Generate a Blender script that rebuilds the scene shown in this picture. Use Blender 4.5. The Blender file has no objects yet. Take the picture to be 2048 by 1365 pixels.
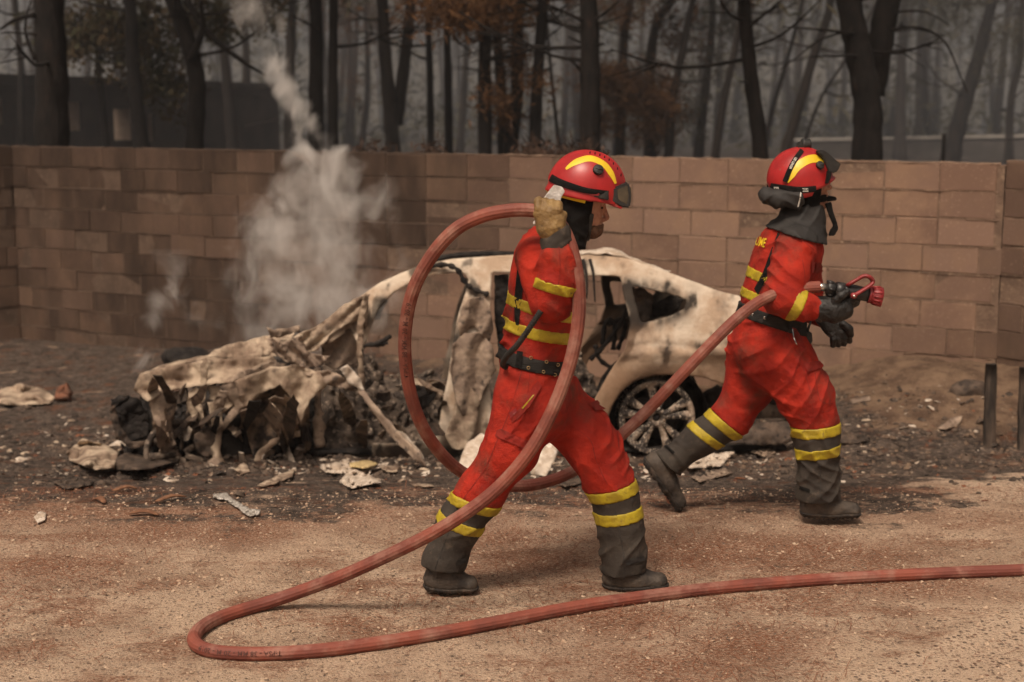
import bpy, bmesh, math, random
import numpy as np
from mathutils import Vector, Matrix, noise as mnoise
random.seed(7); RNG = np.random.default_rng(11)
SC = bpy.context.scene
COL = SC.collection
# ---------------------------------------------------------------- camera
FPX, CAMH = 3000.0, 1.9
PITCH = math.atan2(476.0, 3000.0)
cam_d = bpy.data.cameras.new('camera'); cam = bpy.data.objects.new('camera', cam_d); COL.objects.link(cam)
cam.location = (0, 0, CAMH); cam.rotation_euler = (math.pi/2 - PITCH, 0, 0)
cam_d.sensor_width = 36; cam_d.lens = 36*FPX/2048; cam_d.clip_start = 0.1; cam_d.clip_end = 1000
cam_d.dof.use_dof = True; cam_d.dof.focus_distance = 5.75; cam_d.dof.aperture_fstop = 2.6
SC.camera = cam
# ---------------------------------------------------------------- world, sun, exposure
SUN_EL, SUN_AZ = math.radians(58), math.radians(205)     # azimuth clockwise from +Y (behind the camera, to its left-back)
W = bpy.data.worlds.new('World'); SC.world = W; W.use_nodes = True
wn, wl = W.node_tree.nodes, W.node_tree.links
bg = wn['Background']; sky = wn.new('ShaderNodeTexSky'); sky.sky_type = 'NISHITA'; sky.sun_disc = False
sky.sun_elevation = SUN_EL; sky.sun_rotation = SUN_AZ; sky.air_density = 1.0; sky.dust_density = 8.0; sky.ozone_density = 0.5
hs = wn.new('ShaderNodeHueSaturation'); hs.inputs['Saturation'].default_value = 0.25
tint = wn.new('ShaderNodeMix'); tint.data_type = 'RGBA'; tint.blend_type = 'MULTIPLY'; tint.inputs[0].default_value = 1.0
tint.inputs[7].default_value = (1.0, 0.87, 0.75, 1)       # smoke-filled, warm overcast sky
wl.new(sky.outputs[0], hs.inputs['Color']); wl.new(hs.outputs[0], tint.inputs[6]); wl.new(tint.outputs[2], bg.inputs[0])
bg.inputs[1].default_value = 0.055
sun_d = bpy.data.lights.new('sun', 'SUN'); sun = bpy.data.objects.new('sun', sun_d); COL.objects.link(sun)
sun_d.energy = 1.5; sun_d.angle = math.radians(16); sun_d.color = (1.0, 0.85, 0.70)
_sd = Vector((math.sin(SUN_AZ)*math.cos(SUN_EL), math.cos(SUN_AZ)*math.cos(SUN_EL), math.sin(SUN_EL)))
sun.rotation_euler = _sd.to_track_quat('Z', 'Y').to_euler()
vs = SC.view_settings; vs.view_transform = 'Standard'; vs.look = 'None'; vs.gamma = 1.0; vs.exposure = 0.76
cy = SC.cycles; cy.max_bounces = 5; cy.diffuse_bounces = 3; cy.glossy_bounces = 2; cy.transmission_bounces = 3
cy.volume_bounces = 2; cy.transparent_max_bounces = 8; cy.use_denoising = True; cy.volume_step_rate = 1.0; cy.volume_max_steps = 128
cy.use_adaptive_sampling = True; cy.adaptive_threshold = 0.02; cy.caustics_reflective = False; cy.caustics_refractive = False

# ---------------------------------------------------------------- pixel -> place helpers
_cp, _sp = math.cos(PITCH), math.sin(PITCH)
def ray(px, py):
    u, v = (px-1024.0)/FPX, (682.5-py)/FPX
    return Vector((u, _cp + v*_sp, -_sp + v*_cp))
def P(px, py, d):
    r = ray(px, py); r = r*(d/r.y); return Vector((r.x, r.y, CAMH + r.z))
def ss(a, b, x):
    t = np.clip((x-a)/(b-a), 0, 1); return t*t*(3-2*t)
def wall_y(x): return 10.68 + (3.46-x)*0.518
def gh(x, y):
    x = np.asarray(x, float); y = np.asarray(y, float)
    z = -0.36*ss(6.7, 9.6, y) - 0.10*ss(-1.5, -4.5, x)*ss(8, 11, y) + 0.36*ss(1.2, 3.2, x)*ss(8.6, 10.6, y)
    t = ss(0.4, 5.0, y - wall_y(np.clip(x, -9, 5)))
    return z*(1-t) + 0.25*t
_GD = np.arange(4.0, 60.0, 0.08)
def G(px, py, lift=0.0):
    r = ray(px, py); kx, kz = r.x/r.y, r.z/r.y; ds = _GD
    for step in (0.08, 0.002):
        below = CAMH + kz*ds <= gh(kx*ds, ds) + lift; i = int(np.argmax(below)) if below.any() else len(ds)-1; d = float(ds[i]); ds = np.arange(d-step, d+.002, .002)
    return Vector((kx*d, d, CAMH + kz*d))

# ---------------------------------------------------------------- object helpers
def empty(name, loc, label, cat, group=None):
    o = bpy.data.objects.new(name, None); COL.objects.link(o); o.location = loc; o.empty_display_size = 0.1
    o['label'] = label; o['category'] = cat
    if group: o['group'] = group
    return o
def add(name, me, m=None, parent=None, smooth=True):
    """mesh is given in world coordinates; it is moved into the parent's space"""
    o = bpy.data.objects.new(name, me); COL.objects.link(o)
    if m is not None and not me.materials: me.materials.append(m)
    if smooth and len(me.polygons): me.polygons.foreach_set('use_smooth', [True]*len(me.polygons))
    if parent is not None:
        o.parent = parent
        off = Vector((0, 0, 0)); p = parent
        while p is not None: off += p.location; p = p.parent
        me.transform(Matrix.Translation(-off))
    return o
def top(name, me, m, label, cat, group=None, smooth=True, origin=None):
    if origin is not None: me.transform(Matrix.Translation(-Vector(origin)))
    o = add(name, me, m, None, smooth)
    if origin is not None: o.location = origin
    o['label'] = label; o['category'] = cat
    if group: o['group'] = group
    return o
def mesh_np(name, v, f):
    """v (n,3) array, f (m,k) array with k 3 or 4"""
    v = np.asarray(v, np.float32); f = np.asarray(f, np.int32); me = bpy.data.meshes.new(name)
    k = f.shape[1]; me.vertices.add(len(v)); me.vertices.foreach_set('co', v.ravel())
    me.loops.add(f.size); me.loops.foreach_set('vertex_index', f.ravel())
    me.polygons.add(len(f)); me.polygons.foreach_set('loop_start', np.arange(len(f), dtype=np.int32)*k)
    me.update(calc_edges=True); me.validate(); return me
def mesh_py(name, v, f):
    me = bpy.data.meshes.new(name); me.from_pydata([tuple(x) for x in v], [], f); me.update(); return me
class MB:
    """collects simple shapes into one mesh"""
    def __init__(s): s.v = []; s.f = []
    def grid(s, pts, closeu=False, closev=False):
        nu, nv = len(pts), len(pts[0]); b = len(s.v)
        for r in pts: s.v += [tuple(p) for p in r]
        for i in range(nu if closeu else nu-1):
            for j in range(nv if closev else nv-1):
                s.f.append((b+i*nv+j, b+((i+1) % nu)*nv+j, b+((i+1) % nu)*nv+(j+1) % nv, b+i*nv+(j+1) % nv))
        return b
    def tube(s, pts, r, n=8, cap=True, ell=None):
        pts = [Vector(p) for p in pts]; m = len(pts); rs = r if hasattr(r, '__len__') else [r]*m
        up = None; rings = []
        for i in range(m):
            t = (pts[min(i+1, m-1)] - pts[max(i-1, 0)]).normalized()
            if up is None:
                up = Vector((0, 0, 1)) if abs(t.z) < .9 else Vector((1, 0, 0))
            sx = t.cross(up).normalized(); up = sx.cross(t).normalized()
            rings.append([pts[i] + (sx*math.cos(a)*(ell or 1) + up*math.sin(a))*rs[i] for a in [2*math.pi*j/n for j in range(n)]])
        b = s.grid(rings, closev=True)
        if cap:
            s.f.append(tuple(b+j for j in range(n))); s.f.append(tuple(b+(m-1)*n+j for j in reversed(range(n))))
    def box(s, lo, hi, M=None):
        b = len(s.v)
        for x in (lo[0], hi[0]):
            for y in (lo[1], hi[1]):
                for z in (lo[2], hi[2]):
                    p = Vector((x, y, z)); s.v.append(tuple(M @ p if M else p))
        for q in ((0, 1, 3, 2), (4, 6, 7, 5), (0, 4, 5, 1), (2, 3, 7, 6), (0, 2, 6, 4), (1, 5, 7, 3)): s.f.append(tuple(b+i for i in q))
    def build(s, name): return mesh_py(name, s.v, s.f)
def spline(pts, n):
    """Catmull-Rom through pts, n samples per span"""
    pts = [Vector(p) for p in pts]; out = []
    for i in range(len(pts)-1):
        p0, p1, p2, p3 = pts[max(i-1, 0)], pts[i], pts[i+1], pts[min(i+2, len(pts)-1)]
        for k in range(n):
            t = k/n
            out.append(0.5*((2*p1) + (p2-p0)*t + (2*p0-5*p1+4*p2-p3)*t*t + (3*p1-p0-3*p2+p3)*t**3))
    out.append(pts[-1]); return out

# ---------------------------------------------------------------- material helper
def M(name, c1, c2=None, scale=5.0, rough=0.8, c3=None, scale3=30.0, f2=(0.4, 0.6), f3=(0.55, 0.7), bump=0.0, bscale=60.0, metal=0.0,
      coord='Object', stretch=(1, 1, 1), spec=0.3, rnd=0.0, detail=5.0, attr=None, bump2=None):
    m = bpy.data.materials.new(name); m.use_nodes = True; nt = m.node_tree; N, L = nt.nodes, nt.links
    b = N['Principled BSDF']; b.inputs['Roughness'].default_value = rough; b.inputs['Metallic'].default_value = metal
    b.inputs['Specular IOR Level'].default_value = spec
    tc = N.new('ShaderNodeTexCoord'); mp = N.new('ShaderNodeMapping'); mp.inputs['Scale'].default_value = stretch
    if coord == 'World':
        ge = N.new('ShaderNodeNewGeometry'); L.new(ge.outputs['Position'], mp.inputs[0])
    else: L.new(tc.outputs[coord], mp.inputs[0])
    def noise_fac(sc, lohi):
        t = N.new('ShaderNodeTexNoise'); t.inputs['Scale'].default_value = sc; t.inputs['Detail'].default_value = detail; t.inputs['Roughness'].default_value = 0.62
        L.new(mp.outputs[0], t.inputs['Vector']); r = N.new('ShaderNodeMapRange'); r.inputs[1].default_value = lohi[0]; r.inputs[2].default_value = lohi[1]
        L.new(t.outputs['Fac'], r.inputs[0]); return r.outputs[0]
    def mix(a, bcol, fac, blend='MIX'):
        x = N.new('ShaderNodeMix'); x.data_type = 'RGBA'; x.blend_type = blend
        if isinstance(a, tuple): x.inputs[6].default_value = (*a, 1)
        else: L.new(a, x.inputs[6])
        if isinstance(bcol, tuple): x.inputs[7].default_value = (*bcol, 1)
        else: L.new(bcol, x.inputs[7])
        if isinstance(fac, float): x.inputs[0].default_value = fac
        else: L.new(fac, x.inputs[0])
        return x.outputs[2]
    col = c1
    if c2: col = mix(col, c2, noise_fac(scale, f2))
    if c3: col = mix(col, c3, noise_fac(scale3, f3))
    for an, ac in (attr or []):
        a = N.new('ShaderNodeAttribute'); a.attribute_name = an; col = mix(col, ac, a.outputs['Fac'])
    if rnd:
        oi = N.new('ShaderNodeObjectInfo'); r = N.new('ShaderNodeMapRange'); r.inputs[3].default_value = 1-rnd; r.inputs[4].default_value = 1+rnd*.6
        L.new(oi.outputs['Random'], r.inputs[0]); cb = N.new('ShaderNodeCombineColor'); [L.new(r.outputs[0], cb.inputs[i]) for i in range(3)]
        col = mix(col, cb.outputs[0], 1.0, 'MULTIPLY')
    if isinstance(col, tuple): b.inputs['Base Color'].default_value = (*col, 1)
    else: L.new(col, b.inputs['Base Color'])
    if bump:
        t = N.new('ShaderNodeTexNoise'); t.inputs['Scale'].default_value = bscale; t.inputs['Detail'].default_value = 6; L.new(mp.outputs[0], t.inputs['Vector'])
        bp = N.new('ShaderNodeBump'); bp.inputs['Strength'].default_value = bump; bp.inputs['Distance'].default_value = 0.02
        L.new(t.outputs['Fac'], bp.inputs['Height']); L.new(bp.outputs[0], b.inputs['Normal'])
        if bump2:
            t2 = N.new('ShaderNodeTexNoise'); t2.inputs['Scale'].default_value = bump2[1]; L.new(mp.outputs[0], t2.inputs['Vector'])
            b2 = N.new('ShaderNodeBump'); b2.inputs['Strength'].default_value = bump2[0]; b2.inputs['Distance'].default_value = 0.004
            L.new(t2.outputs['Fac'], b2.inputs['Height']); L.new(bp.outputs[0], b2.inputs['Normal']); L.new(b2.outputs[0], b.inputs['Normal'])
    return m
def attr_set(me, name, vals):
    a = me.attributes.new(name, 'FLOAT', 'POINT'); a.data.foreach_set('value', np.asarray(vals, np.float32))

# ---------------------------------------------------------------- numpy value noise
_GR = np.random.default_rng(3).normal(size=(256, 3)).astype(np.float32); _GR /= np.linalg.norm(_GR, axis=1, keepdims=True)
def vn(x, y, z):
    """gradient noise, about -1..1"""
    x = np.asarray(x, np.float32); y = np.asarray(y, np.float32); z = np.asarray(z, np.float32)
    x, y, z = np.broadcast_arrays(x, y, z)
    ix, iy, iz = np.floor(x), np.floor(y), np.floor(z); fx, fy, fz = x-ix, y-iy, z-iz; ix, iy, iz = ix.astype(np.int64), iy.astype(np.int64), iz.astype(np.int64)
    ux, uy, uz = [f*f*f*(f*(f*6-15)+10) for f in (fx, fy, fz)]; r = 0
    for a in (0, 1):
        for b in (0, 1):
            for c in (0, 1):
                n = ((ix+a)*374761393 + (iy+b)*668265263 + (iz+c)*1440662683) & 0xffffffff; n = ((n ^ (n >> 13))*1274126177) & 0xffffffff; g = _GR[(n ^ (n >> 16)) & 255]
                r = r + (g[..., 0]*(fx-a)+g[..., 1]*(fy-b)+g[..., 2]*(fz-c))*(ux if a else 1-ux)*(uy if b else 1-uy)*(uz if c else 1-uz)
    return r*1.5
def fbm(x, y, z, o=4):
    r = 0; a = 1.0; s = 0
    for i in range(o):
        k = 2.03**i; r = r + a*vn(x*k+i*17.3, y*k-i*9.1, z*k+i*5.7); s += a; a *= 0.5
    return r/s

# ---------------------------------------------------------------- signed-distance modelling (surface nets)
def smin(a, b, k):
    if k <= 0: return np.minimum(a, b)
    h = np.clip(0.5+0.5*(b-a)/k, 0, 1); return b*(1-h)+a*h-k*h*(1-h)
class Vol:
    def __init__(s, lo, hi, h):
        s.lo = np.array(lo, np.float32); s.h = h; s.n = np.ceil((np.array(hi)-s.lo)/h).astype(int)+1
        s.X, s.Y, s.Z = [(s.lo[i]+h*np.arange(s.n[i])).astype(np.float32) for i in range(3)]
    def full(s, v=1.0): return np.full(s.n, v, np.float32)
    def xyz(s): return s.X[:, None, None], s.Y[None, :, None], s.Z[None, None, :]
    def box(s, lo, hi):
        a = np.clip(np.floor((np.array(lo)-s.lo)/s.h).astype(int), 0, s.n); b = np.clip(np.ceil((np.array(hi)-s.lo)/s.h).astype(int)+1, 0, s.n)
        return tuple(slice(a[i], b[i]) for i in range(3))
    def cone(s, F, a, b, r1, r2, k=0.02, lat=(0, 1, 0), pad=0.05):
        """tapered capsule, elliptical: r = radius or (lateral radius, other radius)"""
        a = np.array(a, np.float32); b = np.array(b, np.float32)
        r1 = np.array(r1 if hasattr(r1, '__len__') else (r1, r1), np.float32); r2 = np.array(r2 if hasattr(r2, '__len__') else (r2, r2), np.float32)
        m = max(r1.max(), r2.max()) + pad
        sl = s.box(np.minimum(a, b)-m, np.maximum(a, b)+m)
        x = s.X[sl[0]][:, None, None]; y = s.Y[sl[1]][None, :, None]; z = s.Z[sl[2]][None, None, :]
        if x.size == 0 or y.size == 0 or z.size == 0: return F
        d = b-a; L = float(np.linalg.norm(d)) + 1e-9; t_ax = d/L
        la = np.array(lat, np.float32); la = la - t_ax*float(la@t_ax); la /= np.linalg.norm(la)+1e-9; th = np.cross(t_ax, la)
        dx, dy, dz = x-a[0], y-a[1], z-a[2]
        w = dx*t_ax[0]+dy*t_ax[1]+dz*t_ax[2]; u = dx*la[0]+dy*la[1]+dz*la[2]; v = dx*th[0]+dy*th[1]+dz*th[2]
        t = np.clip(w/L, 0, 1); e = w - t*L
        ru = r1[0]+(r2[0]-r1[0])*t; rv = r1[1]+(r2[1]-r1[1])*t; ra = np.minimum(ru, rv)
        k0 = np.sqrt((u/ru)**2+(v/rv)**2+(e/ra)**2); k1 = np.sqrt((u/ru**2)**2+(v/rv**2)**2+(e/ra**2)**2)+1e-6
        F[sl] = smin(F[sl], (k0*(k0-1)/k1).astype(np.float32), k); return F
    def chain(s, F, pts, k=0.02, lat=(0, 1, 0)):
        for (a, ra), (b, rb) in zip(pts[:-1], pts[1:]): s.cone(F, a, b, ra, rb, k, lat)
        return F
    def ball(s, F, c, r, k=0.01, R=None, sub=False):
        """ellipsoid of radii r (3) in axes R (3x3 rows); sub carves"""
        c = np.array(c, np.float32); r = np.array(r if hasattr(r, '__len__') else (r, r, r), np.float32); m = r.max()+0.04
        sl = s.box(c-m, c+m); x = s.X[sl[0]][:, None, None]-c[0]; y = s.Y[sl[1]][None, :, None]-c[1]; z = s.Z[sl[2]][None, None, :]-c[2]
        if R is not None:
            R = np.array(R, np.float32); x, y, z = [x*R[i, 0]+y*R[i, 1]+z*R[i, 2] for i in range(3)]
        k0 = np.sqrt((x/r[0])**2+(y/r[1])**2+(z/r[2])**2); k1 = np.sqrt((x/r[0]**2)**2+(y/r[1]**2)**2+(z/r[2]**2)**2)+1e-6
        d = k0*(k0-1)/k1
        if sub: F[sl] = -smin(-F[sl], d.astype(np.float32), k)
        else: F[sl] = smin(F[sl], d.astype(np.float32), k)
        return F
    def plane(s, p, n):
        n = np.array(n, np.float32); n /= np.linalg.norm(n); x, y, z = s.xyz()
        return (x-p[0])*n[0]+(y-p[1])*n[1]+(z-p[2])*n[2]
    def near(s, F, fn, w=0.05):
        """adds fn(x,y,z) to the field close to its surface"""
        i = np.nonzero(np.abs(F) < w); F[i] += fn(s.X[i[0]], s.Y[i[1]], s.Z[i[2]]).astype(np.float32); return F
    def mesh(s, name, F):
        ins = F < 0; nx, ny, nz = F.shape
        cnt = np.zeros((nx-1, ny-1, nz-1), np.int8)
        for a in (0, 1):
            for b in (0, 1):
                for c in (0, 1): cnt += ins[a:nx-1+a, b:ny-1+b, c:nz-1+c]
        act = (cnt > 0) & (cnt < 8); I = np.argwhere(act)
        idx = np.full(act.shape, -1, np.int32); idx[act] = np.arange(len(I))
        C = [(a, b, c) for a in (0, 1) for b in (0, 1) for c in (0, 1)]
        V = np.stack([F[I[:, 0]+a, I[:, 1]+b, I[:, 2]+c] for a, b, c in C], 1)
        acc = np.zeros((len(I), 3), np.float32); num = np.zeros(len(I), np.float32)
        for i in range(8):
            for j in range(i+1, 8):
                if sum(abs(C[i][q]-C[j][q]) for q in range(3)) != 1: continue
                m = (V[:, i] < 0) != (V[:, j] < 0); t = np.where(m, V[:, i]/(V[:, i]-V[:, j]+1e-12), 0)
                p = np.array(C[i], np.float32)+t[:, None]*(np.array(C[j], np.float32)-np.array(C[i], np.float32))
                acc += p*m[:, None]; num += m
        v = s.lo + s.h*(I + acc/num[:, None]); quads = []
        for ax in range(3):
            A = [slice(None)]*3; B = [slice(None)]*3; A[ax] = slice(0, -1); B[ax] = slice(1, None)
            o1, o2 = (ax+1) % 3, (ax+2) % 3
            e = ins[tuple(A)] != ins[tuple(B)]; e_idx = np.argwhere(e)
            ok = (e_idx[:, o1] > 0) & (e_idx[:, o2] > 0) & (e_idx[:, o1] < F.shape[o1]-1) & (e_idx[:, o2] < F.shape[o2]-1); e_idx = e_idx[ok]
            flip = ins[tuple(A)][tuple(e_idx.T)]
            def cell(d1, d2):
                q = e_idx.copy(); q[:, o1] -= d1; q[:, o2] -= d2; return idx[tuple(q.T)]
            q = np.stack([cell(1, 1), cell(0, 1), cell(0, 0), cell(1, 0)], 1); q[~flip] = q[~flip][:, ::-1]; quads.append(q)
        return mesh_np(name, v, np.concatenate(quads))
def poly_sdf(x, y, pts):
    """signed distance to a closed polygon, arrays x,y"""
    d = np.full(x.shape, 1e9, np.float32); s = np.ones(x.shape, np.float32); n = len(pts)
    for i in range(n):
        ax, ay = pts[i]; bx, by = pts[(i+1) % n]; ex, ey = bx-ax, by-ay; wx, wy = x-ax, y-ay
        t = np.clip((wx*ex+wy*ey)/(ex*ex+ey*ey+1e-12), 0, 1); d = np.minimum(d, (wx-ex*t)**2+(wy-ey*t)**2)
        c1 = y >= ay; c2 = y < by; c3 = ex*wy > ey*wx
        s = np.where((c1 & c2 & c3) | (~c1 & ~c2 & ~c3), -s, s)
    return s*np.sqrt(d)
# ================================================================ SETTING
def mat_ground():
    m = bpy.data.materials.new('ground'); m.use_nodes = True; nt = m.node_tree; N, L = nt.nodes, nt.links; b = N['Principled BSDF']
    b.inputs['Roughness'].default_value = 0.92; b.inputs['Specular IOR Level'].default_value = 0.15
    ge = N.new('ShaderNodeNewGeometry'); pos = ge.outputs['Position']
    def noise(sc, det=6, stretch=None, rough=.6):
        t = N.new('ShaderNodeTexNoise'); t.inputs['Scale'].default_value = sc; t.inputs['Detail'].default_value = det; t.inputs['Roughness'].default_value = rough
        if stretch:
            mp = N.new('ShaderNodeMapping'); mp.inputs['Scale'].default_value = stretch; L.new(pos, mp.inputs[0]); L.new(mp.outputs[0], t.inputs['Vector'])
        else: L.new(pos, t.inputs['Vector'])
        return t.outputs['Fac']
    def ramp(f, a, b_, lo=0., hi=1.):
        r = N.new('ShaderNodeMapRange'); r.inputs[1].default_value = a; r.inputs[2].default_value = b_; r.inputs[3].default_value = lo; r.inputs[4].default_value = hi
        L.new(f, r.inputs[0]); return r.outputs[0]
    def mix(a, c, f, blend='MIX'):
        x = N.new('ShaderNodeMix'); x.data_type = 'RGBA'; x.blend_type = blend
        for s_, q in ((6, a), (7, c)):
            if isinstance(q, tuple): x.inputs[s_].default_value = (*q, 1)
            else: L.new(q, x.inputs[s_])
        if isinstance(f, float): x.inputs[0].default_value = f
        else: L.new(f, x.inputs[0])
        return x.outputs[2]
    def math_(op, a, b_):
        x = N.new('ShaderNodeMath'); x.operation = op
        for i, q in enumerate((a, b_)):
            if isinstance(q, (int, float)): x.inputs[i].default_value = q
            else: L.new(q, x.inputs[i])
        x.use_clamp = True
        return x.outputs[0]
    def attr(n):
        a = N.new('ShaderNodeAttribute'); a.attribute_name = n; return a.outputs['Fac']
    def vor(sc):
        v = N.new('ShaderNodeTexVoronoi'); v.inputs['Scale'].default_value = sc; L.new(pos, v.inputs['Vector']); return v
    # exposed-aggregate concrete: cement paste with pebbles of several colours
    paste = mix((0.58, 0.42, 0.30), (0.36, 0.245, 0.17), ramp(noise(3.0), .42, .66))
    paste = mix(paste, (0.46, 0.31, 0.21), ramp(noise(160, 3), .52, .68))
    slab = ramp(attr('bare'), .70, .95); paste = mix(paste, (0.64, 0.47, 0.34), math_('MULTIPLY', slab, .75))
    v1 = vor(46); peb = mix(v1.outputs['Color'], (0.30, 0.19, 0.13), .82)
    sep = N.new('ShaderNodeSeparateColor'); L.new(v1.outputs['Color'], sep.inputs[0])
    peb = mix((0.095, 0.062, 0.048), (0.42, 0.29, 0.20), ramp(sep.outputs[0], .2, .8))
    peb = mix(peb, (0.24, 0.10, 0.06), math_('MULTIPLY', ramp(sep.outputs[1], .75, .9), .6))
    pm = math_('MULTIPLY', ramp(v1.outputs['Distance'], .34, .44, 1, 0), ramp(sep.outputs[2], .12, .25))
    conc = mix(paste, peb, math_('MULTIPLY', pm, attr('bare')))
    v2 = vor(130); sep2 = N.new('ShaderNodeSeparateColor'); L.new(v2.outputs['Color'], sep2.inputs[0])
    gr = mix((0.07, 0.044, 0.033), (0.70, 0.54, 0.41), sep2.outputs[0])
    conc = mix(conc, gr, math_('MULTIPLY', ramp(v2.outputs['Distance'], .3, .42, 1, 0), ramp(sep2.outputs[1], .25, .4)))
    # dry pine needles and reddish grit
    rust = mix((0.25, 0.085, 0.038), (0.13, 0.048, 0.025), ramp(noise(40, 6, (1, 3, 1)), .4, .6))
    rf = math_('MULTIPLY', ramp(noise(2.2, 8, (1, 1.6, 1), .7), .50, .60), .9)
    rf = math_('MAXIMUM', rf, attr('rust'))
    rf = math_('MULTIPLY', rf, ramp(noise(55, 6, (1, 2.4, 1), .75), .38, .58))
    rf = math_('MULTIPLY', rf, ramp(slab, 0, 1, 1, .12)); conc = mix(conc, rust, rf)
    # burnt ground: ash and soot
    burn = mix((0.028, 0.021, 0.018), (0.105, 0.079, 0.064), ramp(noise(7, 9, None, .72), .40, .62))
    burn = mix(burn, (0.34, 0.255, 0.195), math_('MULTIPLY', ramp(noise(26, 8, (1, 2, 1), .75), .52, .64), .8))
    burn = mix(burn, (0.15, 0.065, 0.035), math_('MULTIPLY', ramp(noise(6, 7, None, .7), .54, .64), .7))
    bf = math_('ADD', attr('burn'), ramp(noise(2.6, 10, (1, 1.3, 1), .78), .25, .75, -.85, .85)); bf = ramp(bf, .36, .64)
    col = mix(conc, burn, bf)
    dirt = mix((0.22, 0.145, 0.095), (0.10, 0.062, 0.042), ramp(noise(4.5, 8, None, .7), .40, .60))
    dirt = mix(dirt, (0.30, 0.22, 0.16), ramp(noise(60, 5), .60, .70))
    df = math_('ADD', attr('dirt'), ramp(noise(4.0, 8), .3, .7, -.3, .3)); col = mix(col, dirt, ramp(df, .40, .60))
    floor = mix((0.035, 0.03, 0.027), (0.075, 0.06, 0.05), ramp(noise(1.2, 8), .4, .6))
    col = mix(col, floor, attr('forest'))
    L.new(col, b.inputs['Base Color'])
    bp = N.new('ShaderNodeBump'); bp.inputs['Strength'].default_value = 1.0; bp.inputs['Distance'].default_value = .022
    L.new(math_('ADD', noise(90, 5), math_('MULTIPLY', v1.outputs['Distance'], -.35)), bp.inputs['Height']); L.new(bp.outputs[0], b.inputs['Normal'])
    return m
def axis_pts(segs):
    out = [segs[0][0]]
    for a, b, st in segs:
        n = max(1, int(round((b-a)/st))); out += [a+(b-a)*(i+1)/n for i in range(n)]
    return np.array(out)
gx = axis_pts([(-150, -30, 12), (-30, -8, 1.5), (-8, -5, .25), (-5, 4.6, .035), (4.6, 8, .25), (8, 30, 1.5), (30, 150, 12)])
gy = axis_pts([(-30, 2, 4), (2, 4.4, .3), (4.4, 9.0, .035), (9.0, 13, .05), (13, 17, .25), (17, 60, 2), (60, 260, 10)])
GX, GY = np.meshgrid(gx, gy, indexing='ij'); GZ = gh(GX, GY)
yard = ((GX > -6) & (GX < 5) & (GY > 4.2) & (GY < 14)).astype(float)
GZ = GZ + yard*(0.004*fbm(GX*9, GY*9, 0*GX) + 0.0025*vn(GX*26, GY*26, 0*GX))
def burn_line(x, y): return 6.95 + .12*np.sin(x*1.7) - .10*(x > 1.5)*(x-1.5) + .38*fbm(x*1.1, y*1.6, 0*x+4, 4)
dline = burn_line(GX, GY)
rough_zone = ss(0, 1.2, GY-dline)*yard
GZ = GZ + rough_zone*(0.020*fbm(GX*3.5, GY*3.5, GX*0+3) + 0.012*np.abs(vn(GX*14, GY*14, GX*0+9)))
wd = wall_y(GX)-GY                                   # depth in front of the wall
GZ = GZ + ss(0.9, 0.0, np.abs(wd))*yard*(0.05 + 0.09*fbm(GX*2.2, GY*2.2, GX*0+1, 5)) 
rgt = ss(1.9, 2.8, GX)*ss(9.0, 10, GY)*yard
GZ = GZ + rgt*0.028*fbm(GX*2.5, GY*2.5, GX*0+7, 5)
nu, nv = GX.shape; ii = np.arange(nu*nv).reshape(nu, nv)
gq = np.stack([ii[:-1, :-1], ii[1:, :-1], ii[1:, 1:], ii[:-1, 1:]], -1).reshape(-1, 4)
gme = mesh_np('ground', np.stack([GX, GY, GZ], -1).reshape(-1, 3), gq)
edge_r = 2.02 + 0.5*fbm(GY*1.2, GX*0, GX*0)
burn = ss(-0.8, 0.7, GY-dline)*ss(edge_r+0.35, edge_r-0.25, GX - 0.25*(GY-7)) 
burn = np.maximum(burn*0.92, ss(2.0, 1.2, np.hypot((GX+0.6)/3.2, (GY-10.2)/1.5)))
attr_set(gme, 'burn', burn.ravel())
attr_set(gme, 'dirt', (np.maximum(rgt*0.9, ss(0.9, 0.2, wd)*0.75*ss(-3.2, 1.5, GX))*(1-0.0*burn)).ravel())
rust = ss(-0.75, -0.1, GY-dline)*ss(0.35, 0.0, GY-dline); rust = rust*(0.6+0.6*ss(-0.2, -1.8, GX)) + 0.8*ss(-2.4, -3.2, GX - 0.3*(GY-8))*ss(6.5, 7.0, GY)*ss(8.4, 7.6, GY)
for qx, qy, qr in [(60, 950, .55), (200, 1020, .5), (330, 1050, .4), (470, 1062, .35), (700, 1020, .3), (950, 1075, .28), (1400, 1100, .45), (1640, 1110, .4), (1330, 1330, .28), (1500, 1290, .25), (1800, 1165, .35), (1050, 1120, .3), (120, 1130, .3), (1250, 1240, .25)]:
    g = G(qx, qy); rust = np.maximum(rust, ss(1.25, .2, np.hypot((GX-g.x)/1.5, GY-g.y)/qr + .5*fbm(GX*3, GY*3, GX*0+qx*.01, 4)))
attr_set(gme, 'rust', np.clip(rust, 0, 1).ravel())
bare = 0.62 + 0.38*np.maximum(ss(-0.03, 0.12, (GX-1.14) - (GY-4.81)*1.036 + .10*fbm(GX*3, GY*3, GX*0+2, 4)), ss(-.1, .15, GX - 2.15 - .2*(GY-7) + .25*fbm(GX*2, GY*2, GX*0, 4))*ss(6.9, 7.3, GY)*ss(8.9, 8.5, GY))
attr_set(gme, 'bare', bare.ravel())
attr_set(gme, 'forest', ss(-0.1, 0.5, GY-wall_y(GX)).ravel())
ground = add('ground', gme, mat_ground()); ground['kind'] = 'structure'

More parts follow.
